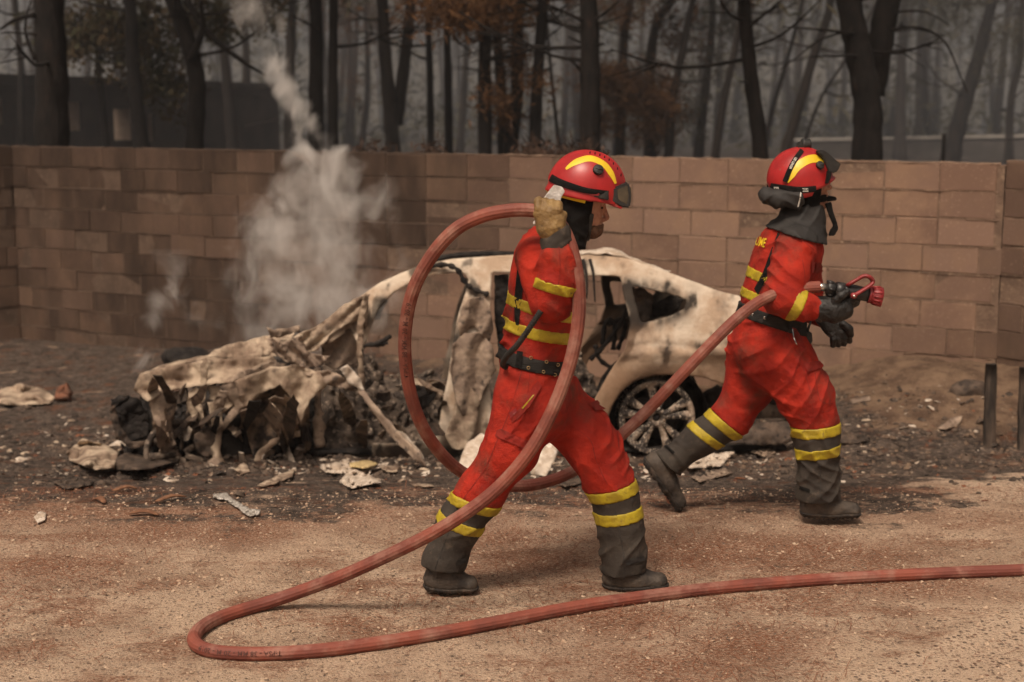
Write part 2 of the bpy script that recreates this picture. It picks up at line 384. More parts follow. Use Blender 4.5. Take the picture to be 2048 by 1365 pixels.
# ---------------------------------------------------------------- block walls
def mat_block():
    m = bpy.data.materials.new('concrete_block'); m.use_nodes = True; nt = m.node_tree; N, L = nt.nodes, nt.links; b = N['Principled BSDF']
    b.inputs['Roughness'].default_value = .93; b.inputs['Specular IOR Level'].default_value = .15
    ge = N.new('ShaderNodeNewGeometry'); oi = N.new('ShaderNodeObjectInfo')
    def noise(sc, det=6, st=None):
        t = N.new('ShaderNodeTexNoise'); t.inputs['Scale'].default_value = sc; t.inputs['Detail'].default_value = det; t.inputs['Roughness'].default_value = .65
        if st:
            mp = N.new('ShaderNodeMapping'); mp.inputs['Scale'].default_value = st; L.new(ge.outputs['Position'], mp.inputs[0]); L.new(mp.outputs[0], t.inputs['Vector'])
        else: L.new(ge.outputs['Position'], t.inputs['Vector'])
        return t.outputs['Fac']
    def ramp(f, a, b_, lo=0., hi=1.):
        r = N.new('ShaderNodeMapRange'); r.inputs[1].default_value = a; r.inputs[2].default_value = b_; r.inputs[3].default_value = lo; r.inputs[4].default_value = hi; L.new(f, r.inputs[0]); return r.outputs[0]
    def mix(a, c, f, bl='MIX'):
        x = N.new('ShaderNodeMix'); x.data_type = 'RGBA'; x.blend_type = bl
        for s_, q in ((6, a), (7, c)):
            if isinstance(q, tuple): x.inputs[s_].default_value = (*q, 1)
            else: L.new(q, x.inputs[s_])
        if isinstance(f, float): x.inputs[0].default_value = f
        else: L.new(f, x.inputs[0])
        return x.outputs[2]
    col = mix((0.178, 0.108, 0.078), (0.252, 0.161, 0.119), ramp(oi.outputs['Random'], 0, 1))
    col = mix(col, (0.27, 0.17, 0.115), ramp(noise(2.3, 8), .45, .65))
    col = mix(col, (0.36, 0.25, 0.18), ramp(noise(55, 4), .60, .70))
    col = mix(col, (0.10, 0.066, 0.05), ramp(noise(1.1, 9, (1, 1, .5)), .55, .72, 0, .6))
    col = mix(col, (0.17, 0.11, 0.08), ramp(noise(38, 5), .66, .72))
    sa = N.new('ShaderNodeAttribute'); sa.attribute_type = 'OBJECT'; sa.attribute_name = 'soot_shade'
    st = N.new('ShaderNodeMath'); st.operation = 'MULTIPLY'; L.new(ramp(noise(4.5, 7, (1, 1, .35)), .35, .62, .78, 1.), st.inputs[0]); L.new(sa.outputs['Fac'], st.inputs[1])
    col = mix(col, (0.042, 0.028, 0.021), st.outputs[0])  # soot together with painted-in vignette darkness
    L.new(col, b.inputs['Base Color'])
    bp = N.new('ShaderNodeBump'); bp.inputs['Strength'].default_value = .5; bp.inputs['Distance'].default_value = .006; L.new(noise(120, 6), bp.inputs['Height']); L.new(bp.outputs[0], b.inputs['Normal'])
    return m
MAT_BLOCK = mat_block()
MAT_MORTAR = M('mortar', (0.27, 0.178, 0.124), (0.17, 0.11, 0.078), 7, .95, c3=(0.40, 0.28, 0.19), scale3=30, bump=.6, bscale=90, coord='World', attr=[('soot_shade', (0.055, 0.037, 0.028))])
def block_mesh(L, H, T, seed):
    bm = bmesh.new(); bmesh.ops.create_cube(bm, size=1, matrix=Matrix.Diagonal((L, T, H, 1)))
    bmesh.ops.bevel(bm, geom=bm.edges[:], offset=.0045, segments=1, affect='EDGES')
    rr = random.Random(seed)
    for v in bm.verts: v.co += Vector((rr.uniform(-1, 1), rr.uniform(-.6, .6), rr.uniform(-1, 1)))*.0028
    me = bpy.data.meshes.new('block'); bm.to_mesh(me); bm.free(); me.materials.append(MAT_BLOCK); return me
BLK_FULL = [block_mesh(.392, .190, .19, i) for i in range(7)]; BLK_HALF = [block_mesh(.192, .190, .19, 50+i) for i in range(3)]; BLK_Q = [block_mesh(.292, .190, .19, 70+i) for i in range(2)]
def soot_shade_at(wx, zz):
    """soot of the fire, plus vignette and corner darkness painted in towards both ends"""
    return 1.0*ss(.2, -3.6, wx)*(.72+.28*ss(.1, 1.3, zz)) + .9*np.exp(-((wx+.9)/1.0)**2)*ss(.2, .9, zz) + .55*np.exp(-((wx+2.6)/1.2)**2)*ss(.75, -.2, zz) + .35*ss(2.6, 3.5, wx)*ss(.9, -.1, zz) + .4*ss(3.47, 3.56, wx)
def build_wall(name, A, B, ztop, rows, label, seed, tooth=False, core_ends=(0, 0)):
    """A -> B seen from the yard left to right; face of the blocks on the line A-B"""
    rr = random.Random(seed); A = Vector((*A, 0)); B = Vector((*B, 0)); w = (B-A).normalized(); n = Vector((w.y, -w.x, 0)); Lg = (B-A).length
    back = -n
    if n.y > 0: n = -n; back = -n
    root = empty(name, A, label, 'wall'); ang = math.atan2(w.y, w.x)
    for r in range(rows):
        z = ztop - .2*r - .1; t = 0.0 if r % 2 == 0 else -.2
        if not tooth and t < 0: t = 0.0; first = True
        else: first = False
        while t < Lg-.05:
            ln = .4
            if first: ln = .2; first = False
            elif rr.random() < .05: ln = .3
            if t+ln > Lg: ln = .2 if (Lg-t) > .16 else ln
            me = rr.choice(BLK_HALF if ln == .2 else BLK_Q if ln == .3 else BLK_FULL)
            o = bpy.data.objects.new('block', me); COL.objects.link(o); o.parent = root
            c = w*(t+ln/2) + back*(.095 + rr.uniform(-.006, .007)); o.location = (c.x, c.y, z + .004*math.sin(t*1.3+r) + rr.uniform(-.003, .003))
            o.rotation_euler = (rr.uniform(-.008, .008), rr.uniform(-.006, .006), ang + rr.uniform(-.012, .012))
            wx = (A + c).x; zz = z
            o['soot_shade'] = float(np.clip(soot_shade_at((A + c).x, z) + rr.uniform(-.12, .16), 0, 1))
            t += ln
    mb = MB(); e0, e1 = core_ends
    a = w*(-e0) + back*.006; b_ = w*(Lg+e1) + back*.006; c = w*(Lg+e1) + back*.178; d = w*(-e0)+back*.178
    zs = (ztop-.2*rows+.01, ztop-.012)
    mb.v += [(*p.xy, z) for z in zs for p in (a, b_, c, d)]; mb.f += [(0, 1, 5, 4), (1, 2, 6, 5), (2, 3, 7, 6), (3, 0, 4, 7), (4, 5, 6, 7), (3, 2, 1, 0)]
    co = bpy.data.objects.new('mortar_core', mb.build('mortar_core')); COL.objects.link(co); co.parent = root; co.data.materials.append(MAT_MORTAR); attr_set(co.data, 'soot_shade', [min(.9, .22+.6*float(soot_shade_at((A+Vector(q)).x, .9))) for q in mb.v])
    # squeezed-out bed joints, each course its own irregular ribbon
    for r in range(rows):
        zj = ztop - .2*r; mbj = MB(); rows_ = []; N_ = int(Lg/.018)
        ts = np.linspace(0, Lg, N_); pr = .001 + .014*fbm(ts*6, ts*0+r*7.7+seed, ts*0, 4) + .006*vn(ts*55, ts*0+r, ts*0); hh = .006 + .007*vn(ts*11, ts*0+r*3.1, ts*0) + .004*vn(ts*60, ts*0, ts*0+r)
        dz = .005*vn(ts*4, ts*0+r*1.9, ts*0)
        for k in range(N_):
            p = w*ts[k]; q = -back*max(pr[k], -.012); h = max(hh[k], .003); i_ = back*.03; zz = zj + dz[k]
            rows_.append([(*(p+i_).xy, zz+h), (*(p+q).xy, zz+h*.6), (*(p+q*.9).xy, zz-h*.7), (*(p+i_).xy, zz-h)])
        mbj.grid(rows_); o = bpy.data.objects.new('mortar_bed', mbj.build('mortar_bed')); COL.objects.link(o); o.parent = root; o.data.materials.append(MAT_MORTAR); vx = np.array(mbj.v); attr_set(o.data, 'soot_shade', np.clip(soot_shade_at(vx[:, 0]+A.x, vx[:, 2])*.85, 0, .9))
    return root
KR = Vector((3.46, 10.68)); WD = Vector((.888, -.46)).normalized()
KL = KR - WD*9.52
build_wall('block_wall', KL, KR, 1.475, 10, 'long tan concrete block wall behind the burnt car, soot and painted-in shade towards the left', 3, core_ends=(.02, .03))
build_wall('block_wall', KR + Vector((.03, -.02)), KR + Vector((.03, -.02)) + Vector((.55, -.83)).normalized()*2.8, 1.495, 9, 'short block wall turning towards the viewer at the right edge of the yard', 5)
_l = KL + Vector((-.80, -.58)).normalized()*3.2
build_wall('block_wall', _l, KL + Vector((-.01, -.03)), 1.478, 10, 'short block wall with soot and painted-in shade at the far left edge with stepped corner', 8, tooth=False)
# ================================================================ FOREST BEHIND THE WALL
MAT_BARK = M('charred_bark', (0.006, 0.005, 0.0048), (0.015, 0.0115, 0.010), 9, .95, c3=(0.034, 0.020, 0.015), scale3=20, f3=(.60, .72), bump=.9, bscale=22, stretch=(1, 1, .3))
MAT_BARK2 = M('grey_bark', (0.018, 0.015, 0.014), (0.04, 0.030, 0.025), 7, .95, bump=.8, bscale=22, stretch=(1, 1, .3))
MAT_NEEDLE_B = M('scorched_needles', (0.17, 0.078, 0.028), (0.085, 0.042, 0.02), 3, .8)
MAT_NEEDLE_D = M('dark_needles', (0.045, 0.045, 0.028), (0.075, 0.06, 0.032), 2, .8)
MAT_LEAF_G = M('olive_leaves', (0.052, 0.052, 0.022), (0.085, 0.050, 0.02), 2.5, .7)
def leaf_tuft(n, r, seed, ln=.09, wd=.012):
    rr = np.random.default_rng(seed); mb = []; f = []
    for i in range(n):
        c = rr.normal(size=3)*r*.45; d = rr.normal(size=3); d /= np.linalg.norm(d); s = np.cross(d, rr.normal(size=3)); s /= np.linalg.norm(s)
        L_ = ln*rr.uniform(.6, 1.3); w_ = wd*rr.uniform(.7, 1.3); b = len(mb)
        mb += [c-s*w_, c+d*L_*.5+s*w_, c+d*L_, c+d*L_*.5-s*w_*1.2]; f.append((b, b+1, b+2, b+3))
    return np.array(mb), np.array(f)
TUFT_N = [leaf_tuft(26, .22, i, .13, .010) for i in range(4)]
TUFT_L = [leaf_tuft(22, .20, 20+i, .075, .026) for i in range(4)]
TUFT_C = [leaf_tuft(34, .60, 40+i, .20, .022) for i in range(4)]
def crown_mesh(name, pts, tufts, rr, smin_=.7, smax=1.4):
    V = []; F = []; n = 0
    for p in pts:
        v, f = tufts[rr.integers(len(tufts))]; a = rr.uniform(0, 6.28); s = rr.uniform(smin_, smax); R = np.array([[math.cos(a), -math.sin(a), 0], [math.sin(a), math.cos(a), 0], [0, 0, 1]])
        V.append((v*s)@R.T + np.asarray(p)); F.append(f+n); n += len(v)
    return mesh_np(name, np.concatenate(V), np.concatenate(F))
def base_z(x, y): return float(gh(x, y)) - .05
def tree(stems, wpx, d, seed, label, mat=MAT_BARK, crown='dark', low=None, branches=(), ncrown=46, hgt=8.5, nb=9):
    """stems: list of pixel polylines bottom -> top (first starts near the wall top line); traced stems are carried on down to the ground and up"""
    rr = np.random.default_rng(seed); r0 = wpx/2/FPX*d
    p0 = P(*stems[0][0], d); root = empty('pine_tree', (p0.x, d, base_z(p0.x, d)), label, 'tree', 'trees behind the wall')
    mb = MB(); tips = []
    for si, st in enumerate(stems):
        pts = [P(x, y, d + .25*si) for x, y in st]
        if si == 0: pts = [Vector((p0.x - (pts[1].x-pts[0].x)*.5, d, base_z(p0.x, d)))] + pts
        dirn = (pts[-1]-pts[-2]).normalized(); dirn.z = max(dirn.z, .5); last = pts[-1]
        H = hgt*rr.uniform(.9, 1.1); 
        for k in range(1, 5):
            f = k/4; last2 = last + Vector((dirn.x*(1-f*.6), dirn.y, 1)).normalized()*((H-last.z)*f) + Vector((rr.normal()*.12, rr.normal()*.12, 0)); pts.append(last2)
        sp = spline(pts, 5); m = len(sp); zz = np.array([q.z for q in sp]); t = np.clip((zz-zz[0])/(zz[-1]-zz[0]), 0, 1)
        rad = [r0*(1.0 if si == 0 else .82)*(1.12-.95*q + (.35*max(0, .10-q)/.10 if si == 0 else 0))*(1+.06*math.sin(i*2.1+seed)) for i, q in enumerate(t)]
        mb.tube(sp, rad, 10); tips.append((sp, rad))
    bb = MB()
    for br in branches:                                   # traced branches, in pixels with thickness
        bp_ = [P(x, y, d - .12 + .10*i*(1 if seed % 2 else -1)) for i, (x, y) in enumerate(br[0])]; sp = spline(bp_, 4); m = len(sp)
        b1 = MB(); b1.tube(sp, [br[1]/2/FPX*d*(1-.75*i/m) for i in range(m)], 6); add('branch', b1.build('branch'), mat, root)
    cp = []
    for sp, rad in tips:
        for i in range(nb):
            q = sp[int(rr.uniform(.30, .97)*(len(sp)-1))]; a = rr.uniform(0, 6.28); L_ = rr.uniform(.7, 1.9)*(1.15 - q.z/12)
            e = q + Vector((math.cos(a)*L_, math.sin(a)*L_, rr.uniform(-.1, .7)*L_*.6)); mid = (q+e)/2 + Vector((0, 0, -.10*L_))
            bb.tube(spline([q, mid, e], 3), [.028*(1-.12*k) for k in range(7)], 5)
            for _ in range(5):
                q2 = mid.lerp(e, rr.uniform(0, 1)); a2 = a + rr.uniform(-1, 1); e2 = q2 + Vector((math.cos(a2), math.sin(a2), rr.uniform(-.4, .4)))*rr.uniform(.25, .7)
                bb.tube([q2, e2], [.010, .004], 4); cp.append(e2)
            cp.append(e)
    add('trunk', mb.build('trunk'), mat, root); add('twigs', bb.build('twigs'), mat, root)['kind'] = 'stuff'
    if ncrown and crown:
        pts = [p for p in cp if p.z > 4.4 and rr.random() < .6]
        for sp, rad in tips:
            for _ in range(ncrown):
                q = sp[-1 - int(abs(rr.normal())*6) % len(sp)]; v = rr.normal(size=3)*np.array([1.15, 1.15, .7]); z_ = max(q.z + v[2] - .3, 4.9)
                pts.append(Vector((q.x+v[0], q.y+v[1], z_)))
        if pts: add('crown', crown_mesh('crown', pts, TUFT_C, rr, 1.1, 2.0), MAT_NEEDLE_D if crown == 'dark' else MAT_NEEDLE_B, root, smooth=False)
    if low:                                               # foliage hanging in view: (pixel blobs, tuft kind, material)
        blobs, tu, mt = low; pts = []
        for (x, y, rx, ry, n) in blobs:
            for _ in range(n):
                v = rr.normal(size=3)*.5; pts.append(P(x+rx*v[0], y+ry*v[1], d-.2+v[2]*.5))
        add('foliage', crown_mesh('foliage', pts, tu, rr, .7, 1.3), mt, root, smooth=False)
    return root
T = tree
T([[(104, 300), (104, 150), (98, 0)]], 74, 17.2, 1, 'thickest dark pine trunk, furthest left, in front of the ruined building', branches=[([(70, 30), (30, 40), (0, 60)], 12), ([(75, 70), (20, 65), (0, 68)], 6), ([(70, 120), (50, 60), (62, 0)], 9)])
T([[(212, 300), (203, 200), (196, 120), (200, 0)]], 15, 24, 2, 'slim dark trunk with green and brown leaves above, left of the window opening', crown='brown',
  low=([(230, 50, 130, 60, 150), (160, 75, 60, 50, 50), (280, 110, 75, 60, 90), (330, 170, 60, 60, 50), (410, 40, 90, 60, 70), (520, 30, 80, 50, 40)], TUFT_L, MAT_LEAF_G), branches=[([(203, 120), (190, 90), (150, 95), (130, 120)], 5), ([(200, 110), (230, 105), (250, 140)], 5)])
T([[(284, 300), (272, 200), (264, 100), (258, 0)]], 32, 23, 3, 'dark trunk standing just right of the second window opening', branches=[([(268, 175), (250, 170), (235, 162)], 7)])
T([[(388, 300), (394, 190), (388, 130), (362, 40), (345, 0)]], 38, 20, 4, 'kinked dark trunk leaning left, near the right end of the ruin', branches=[([(372, 0), (420, 70), (480, 120), (530, 150)], 15), ([(380, 120), (405, 60), (400, 0)], 18)])
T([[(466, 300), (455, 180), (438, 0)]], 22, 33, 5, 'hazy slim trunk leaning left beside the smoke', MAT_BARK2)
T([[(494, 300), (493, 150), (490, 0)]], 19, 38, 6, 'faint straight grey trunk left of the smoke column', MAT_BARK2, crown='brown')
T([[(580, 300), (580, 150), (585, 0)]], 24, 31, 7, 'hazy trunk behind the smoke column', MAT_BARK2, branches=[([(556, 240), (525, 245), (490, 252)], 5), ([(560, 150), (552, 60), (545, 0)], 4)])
T([[(632, 300), (632, 150), (630, 0)]], 33, 20.5, 8, 'left one of the pair of dark straight trunks right of the smoke', branches=[([(640, 60), (600, 40), (585, 30)], 6)])
T([[(666, 300), (666, 150), (667, 0)]], 22, 20, 9, 'right one of the pair of dark straight trunks right of the smoke')
T([[(786, 300), (778, 200), (768, 80), (764, 0)], [(792, 250), (806, 150), (822, 0)]], 30, 26, 10, 'hazy trunk forking in a narrow V from its base, left of centre', MAT_BARK2, crown='brown')
T([[(862, 300), (860, 150), (857, 0)]], 16, 24, 11, 'left one of two thin straight trunks at the centre', branches=[([(860, 90), (880, 80), (905, 70)], 4)])
T([[(898, 300), (896, 150), (894, 0)]], 18, 24, 12, 'right one of two thin straight trunks at the centre', crown='brown', branches=[([(905, 75), (930, 95), (955, 112)], 6)])
T([[(970, 300), (969, 150), (966, 0)]], 30, 20, 13, 'broad dark trunk, first of the close group left of the helmet', crown='brown', low=([(985, 195, 30, 12, 14), (960, 25, 90, 40, 70), (900, 15, 90, 30, 50)], TUFT_N, MAT_NEEDLE_B))
T([[(1006, 300), (1004, 200), (995, 80), (990, 0)]], 24, 21.5, 14, 'second trunk of the close group left of the helmet, leaning left', crown='brown')
T([[(1022, 300), (1034, 180), (1036, 0)]], 29, 21, 15, 'third trunk of the close group left of the helmet', crown='brown', low=([(1030, 110, 25, 25, 16), (1010, 235, 30, 20, 14), (1040, 20, 60, 40, 30)], TUFT_N, MAT_NEEDLE_B))
T([[(1070, 300), (1074, 180), (1082, 60), (1086, 0)]], 27, 20.5, 16, 'fourth trunk of the close group, leaning right, above the hose loop', branches=[([(1090, 15), (1130, 25), (1165, 42)], 7)], low=([(1070, 160, 40, 30, 12)], TUFT_N, MAT_NEEDLE_B))
T([[(1118, 300), (1106, 180), (1096, 80), (1092, 0)]], 8, 26, 17, 'very thin leaning sapling left of the big central trunk', MAT_BARK2, ncrown=10, nb=4)
T([[(1180, 300), (1180, 150), (1176, 0)]], 46, 17, 18, 'big central dark trunk with broken stubs, right above the helmet of the hose carrier', branches=[([(1165, 42), (1130, 25), (1092, 8)], 9), ([(1160, 85), (1145, 78), (1136, 74)], 6), ([(1160, 140), (1150, 128), (1140, 122)], 7), ([(1190, 40), (1215, 22), (1240, 0)], 7), ([(1195, 92), (1205, 88), (1210, 90)], 7)])
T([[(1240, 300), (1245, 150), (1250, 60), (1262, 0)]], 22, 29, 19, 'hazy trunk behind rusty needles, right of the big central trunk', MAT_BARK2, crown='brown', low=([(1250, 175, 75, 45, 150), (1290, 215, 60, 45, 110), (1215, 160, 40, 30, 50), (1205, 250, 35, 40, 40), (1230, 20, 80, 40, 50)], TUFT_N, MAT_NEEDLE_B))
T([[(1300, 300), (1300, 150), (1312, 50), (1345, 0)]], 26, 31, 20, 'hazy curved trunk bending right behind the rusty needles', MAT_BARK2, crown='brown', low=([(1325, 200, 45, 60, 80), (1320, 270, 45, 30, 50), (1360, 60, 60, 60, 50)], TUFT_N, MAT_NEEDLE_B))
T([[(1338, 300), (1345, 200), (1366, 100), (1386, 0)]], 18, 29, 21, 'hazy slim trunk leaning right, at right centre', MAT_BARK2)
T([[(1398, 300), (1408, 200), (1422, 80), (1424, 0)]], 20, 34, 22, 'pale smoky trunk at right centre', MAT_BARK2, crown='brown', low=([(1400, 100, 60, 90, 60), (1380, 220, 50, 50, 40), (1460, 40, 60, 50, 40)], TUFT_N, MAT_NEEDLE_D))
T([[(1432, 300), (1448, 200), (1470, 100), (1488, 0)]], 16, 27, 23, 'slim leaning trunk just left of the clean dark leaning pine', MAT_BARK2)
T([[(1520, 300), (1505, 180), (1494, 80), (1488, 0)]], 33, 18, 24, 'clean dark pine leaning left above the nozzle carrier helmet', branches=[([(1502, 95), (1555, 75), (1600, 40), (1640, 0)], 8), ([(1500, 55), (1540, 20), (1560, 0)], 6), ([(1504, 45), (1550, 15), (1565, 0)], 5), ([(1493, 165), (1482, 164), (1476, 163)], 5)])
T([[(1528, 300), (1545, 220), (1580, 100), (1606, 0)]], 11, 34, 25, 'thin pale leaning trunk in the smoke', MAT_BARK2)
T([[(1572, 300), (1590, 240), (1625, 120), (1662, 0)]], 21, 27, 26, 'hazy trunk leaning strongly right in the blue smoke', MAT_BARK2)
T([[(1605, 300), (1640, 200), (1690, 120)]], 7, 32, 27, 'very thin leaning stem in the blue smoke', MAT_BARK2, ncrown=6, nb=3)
T([[(1734, 312), (1734, 200), (1716, 100), (1698, 0)], [(1742, 190), (1760, 90), (1778, 0)]], 60, 17.6, 28, 'big dark pine with a V fork, right of the nozzle carrier', branches=[([(1710, 68), (1660, 62), (1620, 58), (1565, 54)], 8), ([(1700, 62), (1640, 80), (1600, 110), (1560, 140)], 5), ([(1715, 112), (1680, 112), (1620, 114)], 8), ([(1780, 60), (1840, 56), (1890, 85), (1920, 150), (1935, 185)], 7), ([(1785, 25), (1850, 24), (1900, 52)], 6), ([(1780, 102), (1810, 100), (1832, 95)], 4)])
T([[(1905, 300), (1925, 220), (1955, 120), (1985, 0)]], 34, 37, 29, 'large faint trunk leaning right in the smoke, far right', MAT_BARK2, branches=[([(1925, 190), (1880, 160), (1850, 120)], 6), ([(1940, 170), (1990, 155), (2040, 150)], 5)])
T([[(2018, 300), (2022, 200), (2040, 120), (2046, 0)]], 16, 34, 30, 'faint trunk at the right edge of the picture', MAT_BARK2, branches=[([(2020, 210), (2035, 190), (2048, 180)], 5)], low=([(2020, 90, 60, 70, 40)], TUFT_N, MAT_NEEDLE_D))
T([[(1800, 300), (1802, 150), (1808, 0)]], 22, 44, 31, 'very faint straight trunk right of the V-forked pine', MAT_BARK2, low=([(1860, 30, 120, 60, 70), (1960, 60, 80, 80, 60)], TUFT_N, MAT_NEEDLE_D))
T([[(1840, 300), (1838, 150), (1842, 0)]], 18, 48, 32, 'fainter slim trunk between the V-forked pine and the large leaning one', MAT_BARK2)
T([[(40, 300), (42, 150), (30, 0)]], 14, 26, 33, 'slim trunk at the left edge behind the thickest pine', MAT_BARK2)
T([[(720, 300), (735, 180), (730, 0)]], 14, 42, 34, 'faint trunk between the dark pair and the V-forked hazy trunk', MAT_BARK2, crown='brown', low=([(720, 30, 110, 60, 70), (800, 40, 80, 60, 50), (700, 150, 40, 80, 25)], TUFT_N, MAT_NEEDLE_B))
T([[(920, 300), (930, 150), (938, 0)]], 15, 40, 35, 'faint trunk right of the two thin centre trunks', MAT_BARK2, crown='brown')
# far wood, one mass of trunks and brush that fades in the smoke
rr = np.random.default_rng(5); mb = MB()
for i in range(150):
    y = rr.uniform(44, 95); x = rr.uniform(-.40, .40)*y; z0 = .2; h_ = rr.uniform(7, 10); ln = rr.normal()*.6
    mb.tube([(x, y, z0), (x+ln*.4, y, 3), (x+ln, y, h_)], [rr.uniform(.10, .22), .11, .05], 6)
for i in range(70):                                       # more trunks to either side of the view
    y = rr.uniform(19, 48); x = rr.choice([-1, 1])*rr.uniform(.42, .95)*y; ln = rr.normal()*.5; mb.tube([(x, y, .1), (x+ln*.4, y, 3), (x+ln, y, rr.uniform(7, 10))], [rr.uniform(.12, .24), .13, .05], 7)
pts = []
for i in range(700):
    y = rr.uniform(20, 50); pts.append((rr.choice([-1, 1])*rr.uniform(.44, .95)*y, y, rr.uniform(4.2, 10)))
for i in range(1500):
    y = rr.uniform(46, 110); pts.append((rr.uniform(-.42, .42)*y, y, rr.uniform(4.2, 10.5) if rr.random() < .6 else abs(rr.normal())*1.5))
o = add('far_wood', mb.build('far_wood'), MAT_BARK2); o['kind'] = 'stuff'; o['label'] = 'distant burnt trunks fading in the smoke'; o['category'] = 'woods'
o = add('far_brush', crown_mesh('far_brush', pts, TUFT_C, rr, 1.5, 3.0), MAT_NEEDLE_D, smooth=False); o['kind'] = 'stuff'; o['label'] = 'distant dull green and brown foliage in the smoke'; o['category'] = 'foliage'
# wooded rise added far behind to block bright sky between the trunks
hx = np.linspace(-140, 140, 120); hy = np.linspace(105, 200, 24); HX, HY = np.meshgrid(hx, hy, indexing='ij'); HZ = ss(105, 135, HY)*(6.2 + 3.0*fbm(HX*.035, HY*.03, HX*0, 3) + 1.8*vn(HX*.25, HY*.2, HX*0)) - .5
ii = np.arange(HX.size).reshape(HX.shape); o = add('added_hill', mesh_np('added_hill', np.stack([HX, HY, HZ], -1).reshape(-1, 3), np.stack([ii[:-1, :-1], ii[1:, :-1], ii[1:, 1:], ii[:-1, 1:]], -1).reshape(-1, 4)), M('added_hillside', (0.050, 0.045, 0.034), (0.085, 0.068, 0.045), .3, .95, bump=.8, bscale=1.5)); o['kind'] = 'structure'
# brown charred brush just behind the wall
MAT_BRUSH = M('charred_brush', (0.075, 0.042, 0.028), (0.04, 0.026, 0.02), 6, .95)
for k, (x, y, w_, d) in enumerate([(742, 302, 34, 15.5), (1050, 305, 30, 14.2), (1088, 306, 34, 14.4), (1140, 306, 30, 14), (1170, 306, 26, 13.8), (865, 302, 14, 14.8)]):
    p = P(x, y, d); r_ = w_/FPX*d*.6; zb = base_z(p.x, p.y); pts = [(p.x+rr.normal()*r_*.6, p.y+rr.normal()*r_*.6, zb + (p.z-zb)*math.sqrt(rr.uniform(0, 1))) for _ in range(110)]
    top('shrub', crown_mesh('shrub', pts, TUFT_N, rr, .6, 1.0), MAT_BRUSH, 'charred brown shrub top peeking over the wall ' + ['left of the V-forked hazy trunk', 'below the close trunk group', 'above the hose loop', 'left of the helmet', 'nearest the helmet', 'at the foot of a thin centre trunk'][k], 'shrub', 'scorched shrubs behind the wall', smooth=False)

# ---------------------------------------------------------------- ruined long building on the left
MAT_RUIN = M('smoked_plaster', (0.050, 0.040, 0.034), (0.085, 0.065, 0.053), 1.2, .95, bump=.5, bscale=18)
MAT_RUIN_IN = M('inner_plaster', (0.42, 0.32, 0.25), (0.26, 0.19, 0.145), 1.6, .95)
A = P(-60, 300, 25.0); B = P(560, 300, 39.0); A.z = B.z = 0; w = (B-A); Lb = w.length; w.normalize(); nb_ = Vector((-w.y, w.x, 0)); nb_ = nb_ if nb_.y > 0 else -nb_
def on_front(px):                                          # distance along the front wall under a pixel column
    r = ray(px, 250); t = (A.x*r.y - A.y*r.x)/(w.y*r.x - w.x*r.y); q = A + w*t; return t, q.y
def zat(px, py): t, d = on_front(px); return P(px, py, d).z
root = empty('ruined_building', A + Vector((0, 0, .1)), 'long dark burnt-out building with empty window openings behind the trees, left', 'building')
ztop = zat(200, 172)
wins = [(-12, 195, 12, 250), (137, 205, 166, 262), (228, 218, 268, 280), (297, 228, 309, 284)]
cuts = [(on_front(x0)[0], on_front(x1)[0], zat(x1, y1), zat(x0, y0)) for x0, y0, x1, y1 in wins]
def slab(name, t0, t1, z0, z1, b0, b1, mt):
    mb = MB(); c = [A+w*t0+nb_*b0, A+w*t1+nb_*b0, A+w*t1+nb_*b1, A+w*t0+nb_*b1]
    mb.v += [(p.x, p.y, z) for z in (z0, z1) for p in c]; mb.f += [(0, 1, 5, 4), (1, 2, 6, 5), (2, 3, 7, 6), (3, 0, 4, 7), (4, 5, 6, 7), (3, 2, 1, 0)]
    return add(name, mb.build(name), mt, root, smooth=False)
t = -9.0
for t0, t1, z0, z1 in cuts:
    slab('wall', t, t0, .0, ztop, 0, .3, MAT_RUIN); slab('wall', t0, t1, .0, z0, 0, .3, MAT_RUIN); slab('wall', t0, t1, z1, ztop, 0, .3, MAT_RUIN); t = t1
    slab('window_reveal', t1-.06, t1-.001, z0+.001, z1-.001, .06, .9, MAT_RUIN_IN)
slab('wall', t, Lb, .0, ztop, 0, .3, MAT_RUIN)
slab('back_wall', -9, Lb, .0, ztop*.9, 3.6, 3.9, MAT_RUIN_IN); slab('end_wall', Lb-.3, Lb, .0, ztop-.02, .302, 3.598, MAT_RUIN)
slab('roof_edge', -9.1, Lb+.15, ztop+.002, ztop+.16, -.18, .5, MAT_RUIN)

# ---------------------------------------------------------------- pale kerb of the road beyond, far right
MAT_KERB = M('pale_concrete', (0.50, 0.46, 0.41), (0.36, 0.32, 0.28), 2, .9)
mb = MB(); dk = 44.0; ka, kb = P(1590, 283, dk+3), P(2110, 274, dk); 
zz = ka.z; mb.v += [(ka.x, ka.y, .2), (kb.x, kb.y, .2), (kb.x, kb.y+.25, .2), (ka.x, ka.y+.25, .2)] + [(ka.x, ka.y, ka.z), (kb.x, kb.y, kb.z), (kb.x, kb.y+.25, kb.z), (ka.x, ka.y+.25, ka.z)]
mb.f += [(0, 1, 5, 4), (1, 2, 6, 5), (2, 3, 7, 6), (3, 0, 4, 7), (4, 5, 6, 7)]
top('low_wall', mb.build('low_wall'), M('low_wall_render', (0.11, 0.095, 0.085), (0.07, 0.06, 0.053), 1.5, .95), 'low grey wall with pale capping beyond the trees, far right', 'low wall', smooth=False, origin=(ka.x, ka.y, .2))
lw = bpy.data.objects['low_wall']; mb = MB(); c0 = Vector((ka.x, ka.y-.06, ka.z+.003)); c1 = Vector((kb.x, kb.y-.06, kb.z+.003))
